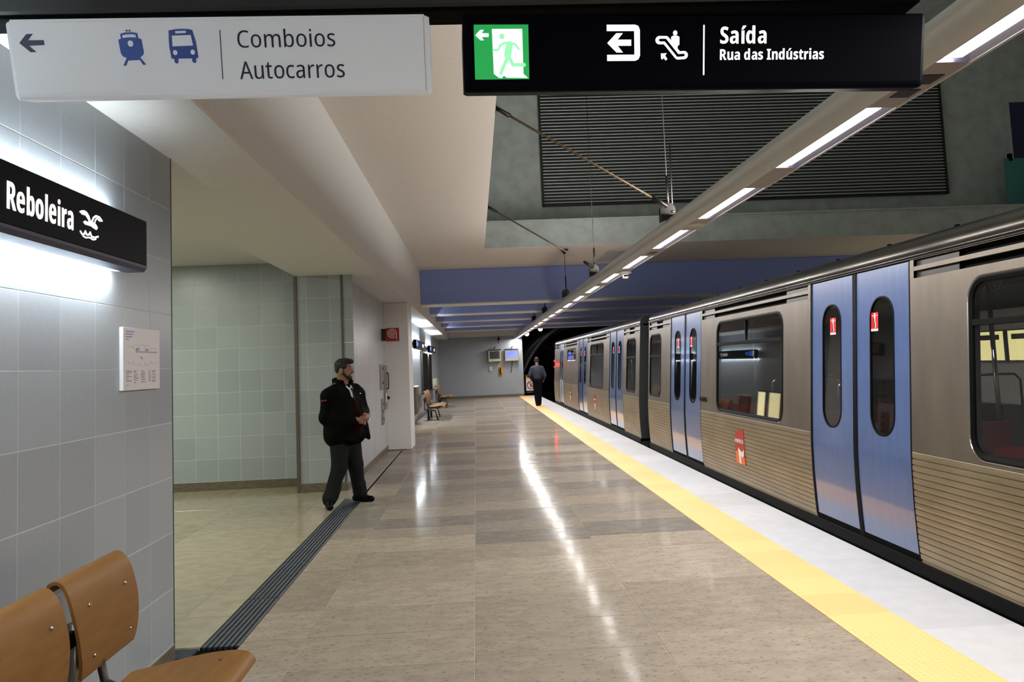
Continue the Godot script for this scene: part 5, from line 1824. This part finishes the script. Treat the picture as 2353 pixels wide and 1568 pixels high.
	for i in 26:
		var a := rng.randf_range(-0.07, 0.09)
		var s := rng.randf_range(-0.05, 0.05)
		hair.append(ell(h.call(a, 0.126 - absf(a) * 0.14 + rng.randf_range(-0.006, 0.008), s), Vector3(0.016, 0.016, 0.014), 0.006, hq))
	part(man, "hair", field_mesh(hair, 0.006), M.hair, true)
	var beard := [cap(h.call(0.0, 0.02, 0.070), h.call(0.012, -0.045, 0.068), 0.012, 0.014, 0.015), cap(h.call(0.0, 0.02, -0.070), h.call(0.012, -0.045, -0.068), 0.012, 0.014, 0.015), cap(h.call(0.012, -0.045, 0.066), h.call(0.055, -0.088, 0.036), 0.014, 0.022, 0.015), cap(h.call(0.012, -0.045, -0.066), h.call(0.055, -0.088, -0.036), 0.014, 0.022, 0.015),
		ell(h.call(0.068, -0.090, 0), Vector3(0.033, 0.028, 0.042), 0.015, hq), cap(h.call(0.094, -0.036, 0.020), h.call(0.094, -0.036, -0.020), 0.007, 0.007, 0.006),
		cap(h.call(0.078, -0.04, 0.032), h.call(0.07, -0.08, 0.036), 0.008, 0.014, 0.01), cap(h.call(0.078, -0.04, -0.032), h.call(0.07, -0.08, -0.036), 0.008, 0.014, 0.01)]
	part(man, "beard", field_mesh(beard, 0.005), M.hair, true)
	for s in [0.034, -0.034]:
		part(man, "eyebrow", Shape.new(true).tube([h.call(0.080 if s < 0 else 0.086, 0.040, s - 0.016), h.call(0.083, 0.044, s), h.call(0.086 if s < 0 else 0.080, 0.040, s + 0.016)], 0.005, 6), M.hair, true)
	var jk := [ell(b.call(-0.01, 1.22, 0), Vector3(0.165, 0.23, 0.225), 0.06, q), ell(b.call(0.035, 1.02, 0.01), Vector3(0.205, 0.24, 0.25), 0.08, q),
		cap(b.call(-0.005, 0.92, 0.10), b.call(0.02, 0.92, -0.09), 0.172, 0.16, 0.06), cap(b.call(-0.01, 0.84, 0.105), b.call(0.02, 0.84, -0.09), 0.165, 0.155, 0.03), cap(b.call(-0.06, 0.82, 0.12), b.call(-0.06, 0.82, -0.06), 0.11, 0.11, 0.03), cap(b.call(0.10, 0.82, 0.06), b.call(0.12, 0.82, -0.10), 0.09, 0.09, 0.05),
		cap(b.call(0.02, 1.35, 0.16), b.call(-0.02, 1.30, 0.23), 0.09, 0.092, 0.05), cap(b.call(0.02, 1.35, -0.16), b.call(0.0, 1.30, -0.23), 0.09, 0.092, 0.05),
		cap(b.call(-0.02, 1.30, 0.22), b.call(-0.05, 1.05, 0.240), 0.092, 0.080, 0.03), cap(b.call(-0.05, 1.05, 0.240), b.call(0.245, 0.995, 0.085), 0.086, 0.056, 0.04),
		cap(b.call(0.0, 1.30, -0.22), b.call(0.01, 1.08, -0.285), 0.094, 0.088, 0.03), cap(b.call(0.01, 1.08, -0.285), b.call(0.225, 1.03, -0.115), 0.086, 0.056, 0.04),
		cap(b.call(0.15, 0.92, -0.17), b.call(0.18, 0.775, -0.22), 0.06, 0.025, 0.04)]
	# stand-up collar
	for i in 21:
		var a := deg_to_rad(40 + 280.0 * i / 20.0)
		var c0: Vector3 = b.call(cos(a) * 0.085 - 0.01, 1.41, sin(a) * 0.09)
		var c1: Vector3 = b.call(cos(a) * 0.105 - 0.015, 1.50 - 0.035 * absf(i - 10.0) / 10.0, sin(a) * 0.112)
		jk.append(cap(c0, c1, 0.028, 0.016, 0.03))
	for i in 10:
		var y := rng.randf_range(0.86, 1.3)
		var a := rng.randf_range(-1.0, 2.2)
		jk.append(cap(b.call(cos(a) * 0.19, y, sin(a) * 0.22), b.call(cos(a + 0.4) * 0.20, y - 0.10, sin(a + 0.4) * 0.225), 0.022, 0.018, 0.05))
	part(man, "jacket", field_mesh(jk, 0.011), M.jacket, true)
	var tr := [ell(b.call(0.01, 0.86, 0), Vector3(0.165, 0.12, 0.185), 0.05, q),
		cap(b.call(0.0, 0.84, 0.085), b.call(0.03, 0.46, 0.125), 0.125, 0.092, 0.05), cap(b.call(0.03, 0.46, 0.125), footR + Vector3(0, 0.10, 0), 0.092, 0.072, 0.03), cap(footR + Vector3(0, 0.13, 0), footR + Vector3(0.01, 0.105, 0.01), 0.074, 0.078, 0.02),
		cap(b.call(0.0, 0.84, -0.085), b.call(0.045, 0.46, -0.12), 0.125, 0.092, 0.05), cap(b.call(0.045, 0.46, -0.12), footL + Vector3(0, 0.10, 0), 0.092, 0.072, 0.03), cap(footL + Vector3(0, 0.13, 0), footL + Vector3(0.015, 0.105, 0.0), 0.074, 0.078, 0.02)]
	for i in 3:
		for s in [[footR, b.call(0.03, 0.46, 0.125)], [footL, b.call(0.045, 0.46, -0.12)]]:
			var t := 0.16 + 0.13 * i
			var c: Vector3 = (s[0] + Vector3(0, 0.06, 0)).lerp(s[1], t)
			tr.append(cap(c + F * 0.055 - R * 0.04, c + F * 0.06 + R * 0.03 - Vector3.UP * 0.02, 0.022, 0.022, 0.04))
	part(man, "trousers", field_mesh(tr, 0.011), M.trousers, true)
	for s in [[footR, Vector3(0.25, 0, 0.97).normalized()], [footL, Vector3(0.96, 0, 0.28).normalized()]]:
		var o: Vector3 = s[0]
		var d: Vector3 = s[1]
		var w := d.cross(Vector3.UP)
		var shoe := [cap(o - d * 0.05 + Vector3(0, 0.045, 0), o + d * 0.06 + Vector3(0, 0.045, 0), 0.044, 0.044, 0.02), cap(o + d * 0.05 + Vector3(0, 0.040, 0), o + d * 0.16 + Vector3(0, 0.033, 0), 0.042, 0.033, 0.02), cap(o + d * 0.06 + Vector3(0, 0.07, 0), o - d * 0.02 + Vector3(0, 0.09, 0), 0.035, 0.04, 0.02), cap(o - d * 0.06 + Vector3(0, 0.018, 0), o + d * 0.17 + Vector3(0, 0.018, 0), 0.013, 0.012, 0.02)]
		for i in 2:
			shoe.append(cap(o - d * 0.05 + w * (0.03 - 0.06 * i) + Vector3(0, 0.018, 0), o + d * 0.13 + w * (0.028 - 0.056 * i) + Vector3(0, 0.018, 0), 0.014, 0.013, 0.010))
		part(man, "shoe", field_mesh(shoe, 0.0075), M.shoe, true).position.y = 0.005
	part(man, "sweater", field_mesh([cap(b.call(0.135, 1.27, 0.01), b.call(0.205, 1.08, 0.0), 0.030, 0.055, 0.03), cap(b.call(0.205, 1.08, 0.0), b.call(0.19, 0.86, -0.01), 0.058, 0.065, 0.03)], 0.009), M.sweater, true)
	part(man, "shirt", field_mesh([cap(b.call(0.045, 1.435, 0.055), b.call(0.118, 1.375, 0.02), 0.014, 0.012, 0.008), cap(b.call(0.045, 1.435, -0.055), b.call(0.118, 1.375, -0.02), 0.014, 0.012, 0.008), cap(b.call(0.11, 1.37, 0.0), b.call(0.155, 1.28, 0.005), 0.024, 0.02, 0.01)], 0.006), M.shirt, true)
	part(man, "tie", field_mesh([cap(b.call(0.132, 1.375, 0.0), b.call(0.140, 1.345, 0.0), 0.014, 0.011, 0.006), cap(b.call(0.140, 1.345, 0.0), b.call(0.178, 1.26, 0.004), 0.010, 0.014, 0.006)], 0.005), M.hair, true)
	var lapel := part(man, "badge", Shape.new().box(Vector3(-0.012, -0.006, -0.002), Vector3(0.012, 0.006, 0.002), 0.002), M.plastic, true)
	lapel.transform = Transform3D(Basis(R, Vector3.UP, F), b.call(0.165, 1.315, -0.115))
	var arm := part(man, "arm_badge", Shape.new().box(Vector3(-0.035, -0.008, -0.002), Vector3(0.035, 0.008, 0.002), 0.002), mat(Color(0.45, 0.10, 0.12), 0.6), true)
	arm.transform = Transform3D(Basis(Vector3(0.98, 0.10, 0.17).normalized(), Vector3.UP, Vector3(-0.17, 0.0, 0.98)).orthonormalized(), b.call(-0.02, 1.255, 0.325) + Vector3(0.02, 0.0, 0.008))
	var eps := part(man, "shoulder_strap", Shape.new().box(Vector3(-0.05, -0.004, -0.016), Vector3(0.05, 0.004, 0.016), 0.003), mat(Color(0.35, 0.33, 0.32), 0.6), true)
	eps.transform = Transform3D(Basis(R * 0.9 - Vector3.UP * 0.42, (Vector3.UP * 0.9 + R * 0.42), F).orthonormalized(), b.call(0.0, 1.435, 0.175))
	# --- man walking away along the yellow strip
	var wk := thing("person", P(2.28, 0, 29.5), "man in dark blue uniform seen from behind walking along the yellow strip", "person")
	var up := Vector3.UP
	var X := Vector3.RIGHT
	var Z := Vector3(0, 0, -1)
	var at := func(x: float, y: float, f: float) -> Vector3: return X * x + up * y + Z * f
	var sk := [ell(at.call(0.0, 1.68, 0.07), Vector3(0.078, 0.105, 0.095), 0.02), cap(at.call(0, 1.60, 0.04), at.call(0, 1.42, 0.0), 0.055, 0.065, 0.03), ell(at.call(0.08, 1.67, 0.05), Vector3(0.01, 0.03, 0.02), 0.01), ell(at.call(-0.08, 1.67, 0.05), Vector3(0.01, 0.03, 0.02), 0.01), cap(at.call(0, 1.66, 0.165), at.call(0, 1.64, 0.175), 0.012, 0.016, 0.01),
		ell(at.call(0, 1.2, 0), Vector3(0.17, 0.25, 0.11), 0.05), ell(at.call(0, 0.95, 0), Vector3(0.15, 0.12, 0.11), 0.05),
		cap(at.call(-0.19, 1.38, 0), at.call(-0.29, 1.13, -0.02), 0.045, 0.042, 0.03), cap(at.call(-0.29, 1.13, -0.02), at.call(-0.20, 0.98, 0.14), 0.04, 0.028, 0.02),
		cap(at.call(0.19, 1.38, 0), at.call(0.27, 1.12, -0.02), 0.045, 0.042, 0.03), cap(at.call(0.27, 1.12, -0.02), at.call(0.22, 0.95, 0.12), 0.04, 0.028, 0.02),
		cap(at.call(-0.08, 0.9, 0), at.call(-0.07, 0.5, 0.05), 0.07, 0.05, 0.03), cap(at.call(-0.07, 0.5, 0.05), at.call(-0.05, 0.10, -0.08), 0.05, 0.035, 0.03),
		cap(at.call(0.08, 0.9, 0), at.call(0.07, 0.5, 0.06), 0.07, 0.05, 0.03), cap(at.call(0.07, 0.5, 0.06), at.call(0.04, 0.10, 0.06), 0.05, 0.035, 0.03)]
	var wb := part(wk, "body", field_mesh(sk, 0.013), M.skin, true)
	for s in [-1, 1]:
		part(wb, "hand", field_mesh(hand_prims(at.call(-0.19 if s < 0 else 0.215, 0.965 if s < 0 else 0.935, 0.15 if s < 0 else 0.13), at.call(0.1, -0.5, 0.85).normalized(), X * s, up, 0.7), 0.006), M.skin, true)
	part(wk, "hair", field_mesh([ell(at.call(0, 1.715, 0.055), Vector3(0.083, 0.085, 0.10), 0.02), ell(at.call(0, 1.655, 0.01), Vector3(0.070, 0.06, 0.05), 0.02)], 0.01), mat(Color(0.13, 0.09, 0.07), 0.8), true)
	part(wk, "shirt", field_mesh([ell(at.call(0, 1.25, 0), Vector3(0.215, 0.22, 0.145), 0.05), ell(at.call(0, 1.08, 0.0), Vector3(0.185, 0.18, 0.145), 0.05), cap(at.call(-0.14, 1.40, 0), at.call(0.14, 1.40, 0), 0.075, 0.075, 0.05), cap(at.call(-0.19, 1.38, 0), at.call(-0.295, 1.13, -0.02), 0.075, 0.066, 0.03), cap(at.call(-0.295, 1.13, -0.02), at.call(-0.215, 0.99, 0.12), 0.064, 0.048, 0.03), cap(at.call(0.19, 1.38, 0), at.call(0.28, 1.12, -0.02), 0.075, 0.066, 0.03), cap(at.call(0.28, 1.12, -0.02), at.call(0.225, 0.96, 0.10), 0.064, 0.048, 0.03), cap(at.call(-0.06, 1.47, 0.0), at.call(0.06, 1.47, 0.0), 0.045, 0.045, 0.03)], 0.015), M.uniform, true)
	part(wk, "trousers", field_mesh([ell(at.call(0, 0.94, 0), Vector3(0.185, 0.13, 0.14), 0.04), cap(at.call(-0.085, 0.9, 0), at.call(-0.075, 0.5, 0.05), 0.11, 0.082, 0.04), cap(at.call(-0.075, 0.5, 0.05), at.call(-0.05, 0.09, -0.08), 0.082, 0.07, 0.03), cap(at.call(0.085, 0.9, 0), at.call(0.07, 0.5, 0.06), 0.11, 0.082, 0.04), cap(at.call(0.07, 0.5, 0.06), at.call(0.045, 0.09, 0.06), 0.082, 0.07, 0.03)], 0.015), M.uniform_trousers, true)
	part(wk, "belt", field_mesh([cap(at.call(-0.11, 0.985, -0.02), at.call(0.11, 0.985, -0.02), 0.118, 0.118, 0.02)], 0.015), M.shoe, true)
	for s in [[-0.05, -0.08], [0.045, 0.06]]:
		part(wk, "shoe", field_mesh([cap(at.call(s[0], 0.05, s[1] - 0.04), at.call(s[0], 0.045, s[1] + 0.08), 0.05, 0.045, 0.02), cap(at.call(s[0], 0.035, s[1] + 0.06), at.call(s[0], 0.032, s[1] + 0.17), 0.04, 0.032, 0.02)], 0.01), M.shoe, true)
